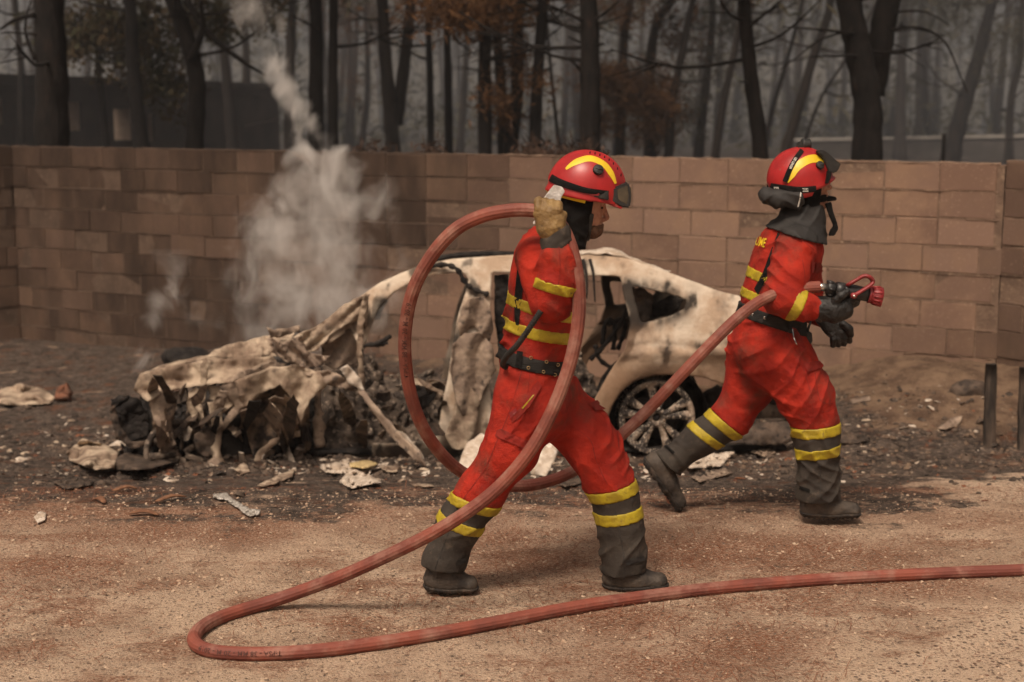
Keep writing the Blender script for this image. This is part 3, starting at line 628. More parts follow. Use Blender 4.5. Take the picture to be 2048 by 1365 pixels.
mb.v += [tuple(c0), tuple(c1), (c1.x, c1.y+.4, c1.z), (c0.x, c0.y+.4, c0.z), (c0.x, c0.y, c0.z+.07), (c1.x, c1.y, c1.z+.07), (c1.x, c1.y+.4, c1.z+.07), (c0.x, c0.y+.4, c0.z+.07)]; mb.f += [(0, 1, 5, 4), (1, 2, 6, 5), (2, 3, 7, 6), (3, 0, 4, 7), (4, 5, 6, 7), (3, 2, 1, 0)]
add('capping', mb.build('capping'), MAT_KERB, lw, smooth=False)
mb = MB(); p = P(1887, 300, 22); mb.tube([(p.x, p.y, base_z(p.x, p.y)), (p.x, p.y, P(1887, 268, 22).z)], .03, 8)
top('fence_post', mb.build('fence_post'), MAT_BARK, 'thin dark post behind the wall, right of the V-forked pine', 'post', origin=(p.x, p.y, base_z(p.x, p.y)))
# ================================================================ THE TWO FIREFIGHTERS
MAT_RED = M('red_fabric', (0.40, 0.027, 0.013), (0.27, 0.018, 0.011), 8, .8, c3=(0.15, 0.040, 0.026), scale3=7, f3=(.50, .72), bump=.75, bscale=19, spec=.18, bump2=(.6, 300))
MAT_RED_D = M('red_fabric_trim', (0.26, 0.020, 0.013), (0.18, 0.022, 0.016), 12, .8, bump=.2, bscale=60, spec=.2)
MAT_YEL = M('yellow_reflective_tape', (0.46, 0.35, 0.016), (0.33, 0.235, 0.016), 18, .55, c3=(0.13, 0.085, 0.025), scale3=28, f3=(.60, .72), bump=.25, bscale=50, spec=.45)
MAT_GAITER = M('grey_gaiter_fabric', (0.060, 0.050, 0.041), (0.040, 0.033, 0.028), 7, .85, c3=(0.105, 0.080, 0.060), scale3=20, f3=(.56, .72), bump=.35, bscale=22, spec=.2, bump2=(.3, 350))
MAT_BOOT = M('dusty_black_leather', (0.035, 0.029, 0.025), (0.12, 0.092, 0.070), 9, .65, f2=(.42, .72), bump=.3, bscale=60, spec=.3)
MAT_SOLE = M('boot_rubber', (0.028, 0.023, 0.020), (0.13, 0.095, 0.07), 14, .85, f2=(.5, .75), bump=.4, bscale=70)
MAT_TAN = M('tan_leather_glove', (0.27, 0.17, 0.065), (0.19, 0.115, 0.045), 16, .6, c3=(0.10, 0.062, 0.032), scale3=24, f3=(.58, .7), bump=.4, bscale=55, spec=.35)
MAT_BLK = M('black_fabric', (0.006, 0.0055, 0.0055), (0.011, 0.010, 0.009), 9, .9, bump=.3, bscale=40, spec=.15)
MAT_CAPE = M('charcoal_cape', (0.021, 0.019, 0.018), (0.032, 0.029, 0.027), 6, .7, bump=.25, bscale=18, spec=.35)
MAT_BLKGLOVE = M('black_leather_glove', (0.008, 0.0075, 0.007), (0.017, 0.015, 0.014), 18, .5, bump=.5, bscale=50, spec=.4)
MAT_RUB = M('black_rubber', (0.018, 0.017, 0.016), (0.035, 0.031, 0.028), 14, .55, spec=.4, bump=.15, bscale=80)
MAT_BELT = M('black_webbing', (0.012, 0.011, 0.010), (0.020, 0.018, 0.016), 10, .75, bump=.4, bscale=120, stretch=(.2, .2, 2.5))
MAT_SKIN = M('skin', (0.42, 0.21, 0.135), (0.34, 0.15, 0.095), 30, .5, c3=(0.22, 0.10, 0.065), scale3=60, f3=(.55, .7), bump=.12, bscale=160, spec=.4)
MAT_BEARD = M('brown_beard', (0.11, 0.058, 0.034), (0.19, 0.10, 0.06), 90, .8, bump=.8, bscale=220)
MAT_HELM = M('red_helmet_shell', (0.40, 0.016, 0.016), (0.30, 0.013, 0.013), 9, .36, c3=(0.24, 0.085, 0.06), scale3=45, f3=(.62, .72), spec=.5, bump=.02, bscale=60)
MAT_HYEL = M('yellow_helmet_stripe', (0.78, 0.55, 0.02), (0.70, 0.47, 0.02), 20, .4, spec=.5)
MAT_SILVER = M('aluminised_flap', (0.72, 0.68, 0.64), (0.50, 0.46, 0.42), 20, .35, metal=.15, bump=.4, bscale=40)
MAT_LENS = M('goggle_lens', (0.045, 0.038, 0.026), (0.085, 0.065, 0.04), 12, .12, spec=.8)
MAT_WHITE = M('white_print', (0.62, 0.58, 0.52), None, 5, .6)
MAT_BRASS = M('brass_eyelet', (0.42, 0.30, 0.15), (0.25, 0.17, 0.09), 40, .4, metal=.8)
MAT_HOSE = M('red_hose_rubber', (0.25, 0.070, 0.046), (0.17, 0.052, 0.038), 7, .65, c3=(0.31, 0.155, 0.115), scale3=11, f3=(.48, .70), bump=.15, bscale=40, spec=.3)
MAT_INK = M('black_hose_print', (0.09, 0.035, 0.027), None, 5, .7)
MAT_STEEL = M('bright_steel', (0.66, 0.62, 0.57), (0.5, 0.46, 0.42), 20, .25, metal=.9)
MAT_NRED = M('dark_red_nozzle_plastic', (0.27, 0.022, 0.024), (0.20, 0.018, 0.02), 20, .45, c3=(0.33, 0.12, 0.10), scale3=40, f3=(.62, .72), spec=.5)
MAT_NBLK = M('black_nozzle_metal', (0.016, 0.015, 0.015), (0.05, 0.045, 0.04), 30, .4, f2=(.55, .75), spec=.5)
def wrinkle(x, y, z, amp=1.0, sd=0.0):
    w1, w2 = vn(x*4+sd, y*4, z*4), vn(x*4-20, y*4+sd, z*4+7)
    f1 = (1-np.abs(np.sin(36*z + 20*x + 10*y + 4.5*w1 + sd)))**1.6; f2 = (1-np.abs(np.sin(34*x - 30*z + 9*y + 4.5*w2)))**1.8
    m1, m2 = ss(-.15, .40, vn(x*3.3+11, y*3, z*3.3+sd)), ss(-.10, .45, vn(x*3.3-7, y*3+sd, z*3.3))
    return amp*(.0035 - .0125*f1*m1 - .0110*f2*m2 + .007*w1 + .0015*vn(x*26, y*26, z*26))
class Person:
    def __init__(s, name, label, d0, base_px, lo, hi, h, seed):
        s.d0 = d0; b = P(*base_px, d0); s.root = empty(name, (b.x, b.y, float(gh(b.x, b.y))), label, 'person'); s.vol = Vol(lo, hi, h); s.F = None; s.seed = seed
    def pt(s, px, py, dd=0.0): return P(px, py, s.d0+dd)
    def chain(s, spec): return [(s.pt(q[0], q[1], q[2]), tuple(v_*.965 for v_ in q[3:5]) if len(q) > 4 else q[3]*.965) for q in spec]
    def limb(s, spec, k=.03, wr=1.0):
        F = s.vol.full(); s.vol.chain(F, s.chain(spec), k=k); return F
    def creases(s, fields):
        """one crease field shared by all limbs, worked out only near the cloth"""
        U = fields[0]
        for f in fields[1:]: U = np.minimum(U, f)
        i = np.nonzero(np.abs(U) < .035); D = np.zeros(U.shape, np.float32); D[i] = wrinkle(s.vol.X[i[0]], s.vol.Y[i[1]], s.vol.Z[i[2]], 1.0, s.seed)
        for f in fields: f += D
    def slab(s, p, q, w, dd=0.0, end=None):
        """slab around the pixel line p-q, w pixels wide; signed distance in metres"""
        dd = dd - (.14 if dd == 0 else .08); a, b = s.pt(*p, dd), s.pt(*q, dd); t = (b-a); n = Vector((-t.z, 0, t.x)).normalized(); mid = (a+b)/2; sc = (s.d0+dd)/FPX
        f = np.abs(s.vol.plane(mid, n)) - w/2*sc
        return f
    def half(s, p, q, dd=0.0):
        """positive on the upper side (in the picture) of pixel line p->q (p left of q)"""
        dd = dd - (.14 if dd == 0 else .08); a, b = s.pt(*p, dd), s.pt(*q, dd); t = b-a; n = Vector((-t.z, 0, t.x)).normalized(); return s.vol.plane((a+b)/2, n)
    def part(s, name, F, m, parent=None): return add(name, s.vol.mesh(name, F), m, parent or s.root)
    def sample(s, F, p):
        v = s.vol; q = (p - v.lo)/v.h; i = np.clip(np.floor(q).astype(int), 0, np.array(F.shape)-2); f = np.clip(q-i, 0, 1); r = 0
        for a in (0, 1):
            for b in (0, 1):
                for c in (0, 1):
                    r = r + F[i[:, 0]+a, i[:, 1]+b, i[:, 2]+c]*(f[:, 0] if a else 1-f[:, 0])*(f[:, 1] if b else 1-f[:, 1])*(f[:, 2] if c else 1-f[:, 2])
        return r
    def drape(s, F, pts, off, d1=-.6, d2=.35):
        """first point along each pixel's line of sight where the field falls below off"""
        r = np.array([tuple(ray(*p)) for p in pts]); r = r/r[:, 1:2]; o = np.array([0, 0, CAMH]); best = np.full(len(r), np.nan); done = np.zeros(len(r), bool)
        for d in np.arange(s.d0+d1, s.d0+d2, .004):
            val = s.sample(F, o + r*d); hit = (~done) & (val < off); best[hit] = d; done |= hit
            if done.all(): break
        return o + r*np.nan_to_num(best, nan=s.d0)[:, None], done
    def decal(s, name, poly, m, off=.004, step=3.0, F=None, parent=None):
        """a thin piece lying on the clothing: closed pixel polygon draped over the field"""
        F = s.F if F is None else F; bm = bmesh.new(); vs_ = [bm.verts.new((x, -y, 0)) for x, y in poly]; bm.faces.new(vs_)
        bmesh.ops.triangulate(bm, faces=bm.faces[:])
        for _ in range(5):
            e = [e for e in bm.edges if e.calc_length() > step*2]
            if not e: break
            bmesh.ops.subdivide_edges(bm, edges=e, cuts=1); bmesh.ops.triangulate(bm, faces=bm.faces[:])
        pts = [(v.co.x, -v.co.y) for v in bm.verts]; p3, ok = s.drape(F, pts, off)
        for v, q in zip(bm.verts, p3): v.co = q
        bad = [v for v, k in zip(bm.verts, ok) if not k]
        if bad: bmesh.ops.delete(bm, geom=bad, context='VERTS')
        bmesh.ops.delete(bm, geom=[f for f in bm.faces if max(e.calc_length() for e in f.edges) > .07], context='FACES')
        me = bpy.data.meshes.new(name); bm.to_mesh(me); bm.free(); return add(name, me, m, parent or s.root)
    def seam(s, name, line, w, m, off=.003, F=None, parent=None):
        F = s.F if F is None else F; L = spline([Vector((x, y, 0)) for x, y in line], 8); n = len(L); a = []; b = []
        for i in range(n):
            t = (L[min(i+1, n-1)]-L[max(i-1, 0)]).normalized(); nn = Vector((-t.y, t.x, 0)); a.append(tuple((L[i]+nn*w/2).xy)); b.append(tuple((L[i]-nn*w/2).xy))
        pa, oa = s.drape(F, a, off); pb, ob = s.drape(F, b, off); mb = MB(); mb.v = [tuple(q) for q in np.concatenate([pa, pb])]
        mb.f = [(i, i+1, n+i+1, n+i) for i in range(n-1) if oa[i] and oa[i+1] and ob[i] and ob[i+1] and np.linalg.norm(pa[i]-pa[i+1]) < .06]
        return add(name, mb.build(name), m, parent or s.root)
def text_mesh(txt, size, bold=True):
    cu = bpy.data.curves.new('t', 'FONT'); cu.body = txt; cu.size = size; cu.align_x = 'CENTER'; cu.align_y = 'CENTER'; cu.offset = size*.02 if bold else 0; cu.resolution_u = 2
    o = bpy.data.objects.new('t', cu); COL.objects.link(o); dg = bpy.context.evaluated_depsgraph_get(); me = bpy.data.meshes.new_from_object(o.evaluated_get(dg)); bpy.data.objects.remove(o); bpy.data.curves.remove(cu); return me
# ---------------------------------------------------------------- boots
def boot(pr, ankle, heel, toe, dd, parent_name='boot', flat=True):
    v = Vol((0, 0, 0), (1, 1, 1), 1); A, H_, T_ = pr.pt(*ankle, dd), pr.pt(*heel, dd), pr.pt(*toe, dd)
    lo = [min(a, b, c)-.13 for a, b, c in zip(A, H_, T_)]; hi = [max(a, b, c)+.13 for a, b, c in zip(A, H_, T_)]; v = Vol(lo, hi, .0055); F = v.full()
    ax = (T_-H_).normalized(); up = Vector((0, -1, 0)).cross(ax); up = up if up.dot(A-H_) > 0 else -up; bot = H_
    h_, t_ = H_ + up*.050, T_ + up*.036
    v.cone(F, h_, h_.lerp(t_, .45), (.041, .046), (.048, .046), .03); v.cone(F, h_.lerp(t_, .45), t_, (.048, .046), (.044, .034), .03)
    v.cone(F, A, h_.lerp(t_, .22), (.055, .060), (.048, .055), .035); v.cone(F, A.lerp(h_, .3), h_.lerp(t_, .55), (.05, .05), (.046, .042), .03)
    x, y, z = v.xyz(); pl = (x-bot.x)*up.x+(y-bot.y)*up.y+(z-bot.z)*up.z
    v.near(F, lambda x, y, z: .0035*fbm(x*30, y*30, z*30, 3), .03)
    S = np.maximum(F-.007, np.abs(pl-.014)-.014); al = (x-H_.x)*ax.x+(y-H_.y)*ax.y+(z-H_.z)*ax.z
    S = np.maximum(S, -np.maximum(np.abs((al/.022) % 1.0 - .5)*.022-.004, pl-.010))        # tread notches
    S = np.maximum(S, -np.maximum(np.abs(al-.085)-.018, pl-.011))                           # heel arch
    B = np.maximum(F, .024-pl); b_ = add(parent_name, v.mesh(parent_name, B), MAT_BOOT, pr.root); add('sole', v.mesh('sole', S), MAT_SOLE, b_); return b_
# ---------------------------------------------------------------- gloves
def glove(pr, name, m, palm, fingers, thumb, cuff=None, mcuff=None, k=.012):
    allp = [pr.pt(*q[:3]) for q in palm+sum(fingers, [])+thumb+(cuff or [])]
    lo = [min(p[i] for p in allp)-.08 for i in range(3)]; hi = [max(p[i] for p in allp)+.08 for i in range(3)]; v = Vol(lo, hi, .0042); F = v.full()
    ch = lambda sp: [(pr.pt(*q[:3]), tuple(q[3:5]) if len(q) > 4 else q[3]) for q in sp]
    v.chain(F, ch(palm), .02)
    for f in fingers: Ff = v.full(); v.chain(Ff, ch(f), .005); F = smin(F, Ff, .0035)
    Ft = v.full(); v.chain(Ft, ch(thumb), .006); F = smin(F, Ft, .008)
    v.near(F, lambda x, y, z: .0022*fbm(x*60, y*60, z*60, 3), .02)
    g = add(name, v.mesh(name, F), m, pr.root)
    if cuff:
        C = v.full(); v.chain(C, ch(cuff), .012); v.near(C, lambda x, y, z: wrinkle(x*2, y*2, z*2, .6, 3), .03); add('glove_cuff', v.mesh('glove_cuff', C), mcuff, g)
    return g
# ---------------------------------------------------------------- helmet
def helmet(pr, org, tilt, a, b, H, stripe, knob, knob_r, straps, vents=True, dip=.035):
    """org: pixel of the rim centre; tilt: forward tilt in radians (positive = nose down)"""
    O = pr.pt(*org); sc = pr.d0/FPX; c, s_ = math.cos(tilt), math.sin(tilt)
    def loc(px, py): dx, dz = (px-org[0])*sc, -(py-org[1])*sc; return c*dx - s_*dz, s_*dx + c*dz
    R = lambda x, y, z: Vector((O.x + c*x + s_*z, O.y + y, O.z - s_*x + c*z))
    root = MB(); rows = []; n = 56; K = 22
    for i in range(K+4):
        ring = []
        for j in range(n):
            ph = 2*math.pi*j/n; cx, sy = math.cos(ph), math.sin(ph)
            if i <= K:
                t = i/K*math.pi/2; r_ = math.sin(t)**.93; z = H*math.cos(t)**.95; x, y = a*r_*cx, b*r_*sy
                cr = max(0, 1-(abs(y)/.030)**4); f = cr*.006*(1 if z > .02 else 0); rl = math.sqrt(x*x+y*y+z*z)+1e-6; k_ = 1+f/rl; x, y, z = x*k_, y*k_, z*k_
            else:
                e = (i-K)/3; fl = 1 + .05*e*(1 + .6*max(0, cx)**3); x, y = a*cx*fl, b*sy*(1+.03*e); z = -(.012 + dip*abs(sy)**2*(.6+.4*(cx < .2)) + .010*max(0, -cx))*e
            ring.append(R(x, y, z))
        rows.append(ring)
    root.grid(rows, closev=True); hm = add('helmet', root.build('helmet'), MAT_HELM, pr.root)
    so = hm.modifiers.new('thickness', 'SOLIDIFY'); so.thickness = .004; so.offset = -1
    def surf(x, z, off, side):
        q = 1-(x/a)**2-(max(z, 0)/H)**2; y = b*math.sqrt(max(q, 0.0)); v = Vector((x/a/a, side*y/b/b, max(z, 0)/H/H)); v = v.normalized() if v.length > 0 else Vector((0, 0, 1)); return R(x+v.x*off, side*y+v.y*off, z+v.z*off)
    def band(name, line, w, m, off, sides=(-1, 1), thick=.0):
        L = spline([Vector((*loc(*p), 0)) for p in line], 6); n_ = len(L); ws = w if hasattr(w, '__len__') else (w, w)
        for sd in sides:
            mb = MB(); rows_ = []
            for i in range(n_):
                t = (L[min(i+1, n_-1)]-L[max(i-1, 0)]).normalized(); nn = Vector((-t.y, t.x, 0)); ww = (ws[0]+(ws[1]-ws[0])*i/(n_-1))*sc
                if name == 'stripe': ww *= min(1.0, .35+3*min(i, n_-1-i)/n_)
                rows_.append([surf(*(L[i]+nn*ww*q).xy, off + thick*(1-abs(q*2)**4), sd) for q in (-.5, -.4, -.2, 0, .2, .4, .5)])
            mb.grid(rows_); add(name, mb.build(name), m, hm)
    band('stripe', stripe[0], stripe[1], MAT_HYEL, .0035)
    for line, w, nm, off in straps: band(nm, line, w, MAT_BLK, off, thick=.002)
    for sd in (-1, 1):
        x, z = loc(*knob); p = surf(x, z, .002, sd); q = surf(x, z, .016, sd); mb = MB(); mb.tube([p, p.lerp(q, .8), q], [knob_r*sc, knob_r*sc, knob_r*sc*.8], 20)
        kn = add('knob', mb.build('knob'), MAT_RUB, hm); t = Vector((c, 0, -s_)); mb = MB(); mb.tube([q - t*knob_r*sc*.7, q + t*knob_r*sc*.7], .0035, 6); add('knob_grip', mb.build('knob_grip'), MAT_RUB, kn)
    if vents:
        for k in range(8):
            x = -.02 + k*.0185
            for sd in (-1, 1):
                z0 = H*math.sqrt(max(0, 1-(x/a)**2-(.026/b)**2)); v = Vector((x/a/a, .03*sd/b/b, z0/H/H)).normalized(); p = R(x+v.x*.004, sd*.026+v.y*.004, z0+v.z*.004); z1 = H*math.sqrt(max(0, 1-(x/a)**2-(.040/b)**2)); q = R(x+v.x*.004, sd*.040, z1+v.z*.003); mb = MB(); mb.tube([p, q], .0022, 6); add('vent_slot', mb.build('vent_slot'), MAT_BLK, hm)
    return hm, loc, R, surf, sc
def extrude_px(pr, name, poly, halfw, m, parent, dd=0.0, bev=.004, taper=0.0):
    """closed pixel polygon given lateral width around the person's mid plane"""
    pts = [pr.pt(*p, dd) for p in poly]; bm = bmesh.new(); c = sum(pts, Vector())/len(pts); L = []
    for sd in (-1, 1): L.append([bm.verts.new((p.x, p.y + sd*halfw, p.z)) for p in pts])
    n = len(pts); bm.faces.new(L[0]); bm.faces.new(L[1][::-1])
    for i in range(n): bm.faces.new((L[0][i], L[1][i], L[1][(i+1) % n], L[0][(i+1) % n]))
    bmesh.ops.recalc_face_normals(bm, faces=bm.faces[:])
    if bev: bmesh.ops.bevel(bm, geom=bm.edges[:], offset=bev, segments=2, affect='EDGES', clamp_overlap=True)
    me = bpy.data.meshes.new(name); bm.to_mesh(me); bm.free(); return add(name, me, m, parent, smooth=False)

# ================================================================ hose carrier (nearer)
A1 = Person('person', 'bearded firefighter in red coveralls carrying a hose loop on the shoulder, goggles at helmet front', 5.70, (1080, 1182), (-.47, 5.18, -.06), (.72, 6.16, 1.66), .0065, 0.0)
def build_A1():
    p = A1; v = p.vol
    torso = p.limb([(1100, 480, 0, .095, .07), (1092, 515, 0, .180, .115), (1089, 570, 0, .185, .132), (1083, 640, 0, .172, .132), (1068, 712, 0, .158, .114), (1064, 742, 0, .158, .110), (1074, 785, 0, .178, .142), (1078, 825, 0, .165, .125)], .05)
    armR = p.limb([(1072, 515, -.18, .086), (1085, 560, -.235, .080), (1100, 603, -.28, .082)], .03)
    foreR = p.limb([(1100, 603, -.28, .082), (1116, 560, -.31, .080), (1114, 520, -.315, .066), (1110, 488, -.31, .050)], .03)
    armL = p.limb([(1088, 515, .18, .085), (1080, 600, .235, .078), (1078, 650, .24, .075), (1085, 720, .23, .06), (1090, 770, .21, .05)], .03)
    legR = p.limb([(1048, 800, -.09, .128), (1022, 900, -.10, .108), (962, 985, -.075, .092), (915, 1052, -.055, .083), (889, 1122, -.045, .086), (884, 1165, -.045, .094)], .05)
    legL = p.limb([(1105, 800, .09, .128), (1160, 858, .08, .113), (1190, 902, .06, .106), (1218, 963, .035, .095), (1233, 998, .025, .088), (1240, 1050, .02, .089), (1246, 1105, .02, .086), (1249, 1172, .02, .096)], .05)
    p.creases([torso, armR, foreR, armL, legR, legL])
    arms = smin(smin(armR, foreR, .025), armL, .02); up = smin(torso, arms, .03); legs = smin(legR, legL, .025); low = smin(torso, legs, .055); F = smin(up, legs, .055); p.F = F
    belt_up = p.half((1018, 719), (1123, 741))
    p.part('jacket', np.maximum(up, -belt_up), MAT_RED)
    kneeR = p.half((897, 992), (983, 1018), -.07); kneeL = p.half((1186, 992), (1276, 969), .03)
    tr = np.minimum(np.maximum(smin(torso, smin(legR, legL, .025), .055), belt_up), 1)
    keep = np.maximum(-np.minimum(kneeR, 1), -1); x = v.xyz()[0]; split = p.pt(1085, 1000).x
    below = np.where(x < split, -kneeR, -kneeL)                 # positive below the knee seams
    p.part('trousers', np.maximum(tr, below), MAT_RED)
    hemR = p.half((838, 1142), (935, 1152), -.05); hemL = p.half((1200, 1160), (1300, 1152), .02)
    p.part('gaiter', np.maximum(np.maximum(legR, kneeR), -hemR), MAT_GAITER); p.part('gaiter', np.maximum(np.maximum(legL, kneeL), -hemL), MAT_GAITER)
    for f, a, b, w, dd in [(torso, (1015, 603), (1140, 637), 24, 0), (torso, (1015, 656), (1143, 682), 25, 0), (foreR, (1077, 570), (1144, 587), 22, -.3), (armR, (1055, 562), (1120, 575), 20, -.24), (legR, (897, 1001), (983, 1027), 22, -.07), (legR, (876, 1041), (956, 1070), 22, -.06), (legL, (1186, 1003), (1276, 980), 24, .03), (legL, (1192, 1048), (1285, 1033), 25, .02), (armL, (1040, 600), (1120, 610), 22, .23)]:
        if f is armR: continue
        p.part('reflective_band', np.maximum(f-.004, p.slab(a, b, w, dd)), MAT_YEL)
    bl = p.part('belt', np.maximum(np.minimum(torso-.010, smin(torso, legs, .055)-.008), p.slab((1018, 719), (1123, 741), 27)), MAT_BELT)
    for (x_, y_) in [(1062, 716), (1057, 736), (1093, 724), (1087, 744), (1116, 730), (1110, 750)]:
        q, ok = p.drape(torso, [(x_, y_)], .011); mb = MB(); c = Vector(q[0]); ring = [c + Vector((math.cos(t)*.0055, -.002, math.sin(t)*.0055)) for t in np.linspace(0, 2*math.pi, 13)]; mb.tube(ring, .0020, 5, cap=False); add('eyelet', mb.build('eyelet'), MAT_BRASS, bl)
    p.decal('belt_clip', [(1034, 702), (1046, 704), (1043, 738), (1030, 736)], MAT_BLK, .016, F=torso, parent=bl)
    # radio cable, coiled
    L = spline([P(1082, 622, 5.35), P(1060, 655, 5.37), P(1035, 690, 5.41), P(1014, 712, 5.47), P(1006, 728, 5.55), P(1013, 735, 5.59)], 22); mb = MB(); mb.tube(L, [.0105+.0022*math.sin(i*2.2) for i in range(len(L))], 8); add('coiled_cable', mb.build('coiled_cable'), MAT_RUB, p.root)
    # dark strap lying along the back panel, seams, pockets
    p.decal('back_strap', [(1046, 490), (1055, 496), (1050, 545), (1043, 600), (1036, 666), (1029, 640), (1028, 600), (1034, 540)], MAT_BLK, .005, F=torso)
    p.seam('back_seam', [(1060, 484), (1050, 494), (1038, 545), (1030, 600), (1026, 660)], 2.2, MAT_RED_D, F=torso)
    p.decal('pocket_flap', [(993, 861), (1002, 858), (1060, 884), (1052, 899), (990, 873)], MAT_RED_D, .009)
    p.decal('leg_pocket', [(1066, 772), (1076, 762), (1084, 772), (1060, 812), (1036, 838), (1022, 846), (1026, 832), (1048, 806)], MAT_RED_D, .008)
    p.decal('pocket_lining', [(1066, 790), (1069, 790), (1046, 818), (1043, 817)], MAT_YEL, .011); p.decal('pocket_tab', [(1018, 826), (1032, 816), (1034, 824), (1021, 837)], MAT_NRED, .009)
    p.decal('hip_flap', [(1122, 745), (1138, 748), (1142, 800), (1134, 826), (1124, 830), (1118, 815)], MAT_RED_D, .008)
    p.decal('pocket_flap', [(1178, 806), (1205, 797), (1214, 806), (1212, 818), (1192, 822)], MAT_RED_D, .010)
    for L_ in ([(1044, 742), (1020, 820), (995, 880), (968, 940), (925, 1000)], [(1140, 850), (1180, 880), (1192, 920), (1214, 970)], [(1235, 850), (1240, 902), (1262, 900)], [(973, 950), (1000, 960), (1012, 968)], [(1230, 1020), (1238, 1060), (1247, 1110), (1248, 1160)], [(925, 1010), (900, 1060), (880, 1110), (870, 1140)], [(1060, 742), (1055, 790), (1045, 840)], [(1118, 490), (1120, 540), (1112, 600)]): p.seam('seam', L_, 1.5, MAT_RED_D if L_[0][1] < 1005 else MAT_CAPE)
    p.decal('gaiter_strap', [(914, 1122), (932, 1116), (932, 1126), (912, 1133)], MAT_CAPE, .006, F=legR); p.decal('gaiter_strap', [(1250, 1122), (1288, 1112), (1290, 1121), (1252, 1132)], MAT_CAPE, .006, F=legL)
    boot(p, (892, 1125), (868, 1183), (938, 1186), -.045); boot(p, (1246, 1125), (1225, 1181), (1318, 1180), .02)
    # ---- head (body is one continuous mesh under the clothes)
    V2 = Vol((-.42, 5.27, .0), (.68, 6.07, 1.66), .0052); B = V2.full(); ch = lambda sp: p.chain(sp)
    for sp_ in ([(1100, 480, 0, .075, .05), (1090, 560, 0, .16, .10), (1068, 712, 0, .13, .085), (1076, 800, 0, .14, .10)], [(1072, 515, -.18, .06), (1100, 603, -.28, .05), (1110, 480, -.31, .034), (1097, 440, -.30, .030)], [(1088, 515, .18, .06), (1078, 650, .24, .05), (1090, 800, .20, .034)], [(1050, 800, -.09, .09), (962, 985, -.075, .06), (888, 1140, -.045, .04), (930, 1172, -.045, .025)], [(1105, 800, .09, .09), (1225, 975, .03, .06), (1246, 1140, .02, .04), (1300, 1168, .02, .025)]): V2.chain(B, ch(sp_), .03)
    V2.cone(B, p.pt(1112, 492), p.pt(1142, 440), .060, .056, .03)
    Hd = V2.full(); pt = p.pt
    V2.ball(Hd, pt(1158, 395), (.100, .078, .105), .01); V2.cone(Hd, pt(1181, 412), pt(1182, 450), (.057, .045), (.043, .037), .025); V2.ball(Hd, pt(1189, 461), (.026, .028, .022), .02)
    V2.cone(Hd, pt(1165, 430), pt(1183, 459), (.056, .035), (.040, .025), .03)
    V2.cone(Hd, pt(1203, 404, -.030), pt(1203, 404, .030), .010, .010, .010)
    for sd in (-1, 1): V2.ball(Hd, pt(1207, 415, sd*.032), (.013, .016, .010), .006, sub=True); V2.ball(Hd, pt(1198, 415, sd*.030), (.012, .012, .011), .004); V2.ball(Hd, pt(1192, 434, sd*.036), (.018, .016, .016), .018)
    V2.cone(Hd, pt(1205, 409), pt(1214, 436), (.0075, .009), (.0120, .0100), .007); V2.cone(Hd, pt(1208, 440, -.011), pt(1208, 440, .011), .0085, .0085, .006)
    V2.cone(Hd, pt(1199.5, 450, -.016), pt(1199.5, 450, .016), .0105, .0105, .008); V2.cone(Hd, pt(1197.5, 458, -.014), pt(1197.5, 458, .014), .009, .009, .008)
    V2.cone(Hd, pt(1203, 454.5, -.017), pt(1203, 454.5, .017), .0028, .0028, 0.0)
    B = smin(B, Hd, .02)
    body = add('body', V2.mesh('body', B), MAT_SKIN, p.root)
    VH = V2; pf = lambda a, b: (lambda A_, B_: VH.plane((A_+B_)/2, Vector((-(B_-A_).z, 0, (B_-A_).x))))(p.pt(*a), p.pt(*b))
    front = pf((1173, 478), (1185, 400))                      # negative to the right of this line (face side)
    nk = V2.full(); V2.cone(nk, pt(1150, 425), pt(1128, 496), (.085, .075), (.090, .072), .03); V2.cone(nk, pt(1165, 440), pt(1158, 492), (.06, .03), (.055, .022), .03)
    Bal = smin(Hd-.010, nk, .03); V2.near(Bal, lambda x, y, z: wrinkle(x*1.6, y*1.6, z*1.6, .5, 4), .04); x, y, z = V2.xyz(); Bal = np.maximum(Bal, -front); Bal = np.maximum(Bal, pf((1090, 385), (1230, 398))); Bal = np.maximum(Bal, -pf((1090, 492), (1200, 500)))
    add('balaclava', V2.mesh('balaclava', Bal), MAT_BLK, p.root)
    bd = np.maximum(np.maximum(Hd-.0035, front+.004), np.minimum(pf((1150, 452), (1230, 446)), 1)); V2.near(bd, lambda x, y, z: 0.003*vn(x*140, y*140, z*140), .02); add('beard', V2.mesh('beard', bd), MAT_BEARD, p.root)
    st = np.maximum(np.maximum(Hd-.014, np.abs(front+.0)-.010), pf((1090, 425), (1230, 425))); add('chin_strap', V2.mesh('chin_strap', st), MAT_RUB, p.root)
    for sd in (-1, 1):
        mb = MB(); mb.tube([pt(1202, 416, sd*.041), pt(1204.5, 416.3, sd*.034)], .0042, 8); add('eye', mb.build('eye'), MAT_BLK, body); mb = MB(); mb.tube([pt(1198, 409, sd*.046), pt(1206, 406.5, sd*.032), pt(1209, 408, sd*.018)], [.003, .0048, .003], 6); add('eyebrow', mb.build('eyebrow'), MAT_BEARD, body)
    hm, loc, R, surf, sc = helmet(p, (1171, 386), math.radians(13), .147, .120, .156, ([(1131, 338), (1150, 325), (1178, 318), (1204, 329), (1219, 348), (1227, 366)], 11), (1192, 340), 10.5, [([(1103, 356), (1118, 363), (1140, 370), (1165, 377), (1185, 380), (1212, 383)], (15, 8), 'goggle_strap', .005)], dip=.010)
    extrude_px(p, 'goggle_arm', [(1168, 385), (1196, 385), (1213, 378), (1214, 397), (1195, 394), (1172, 390)], .118, MAT_RUB, hm, bev=.003)
    mb = MB(); rows = []
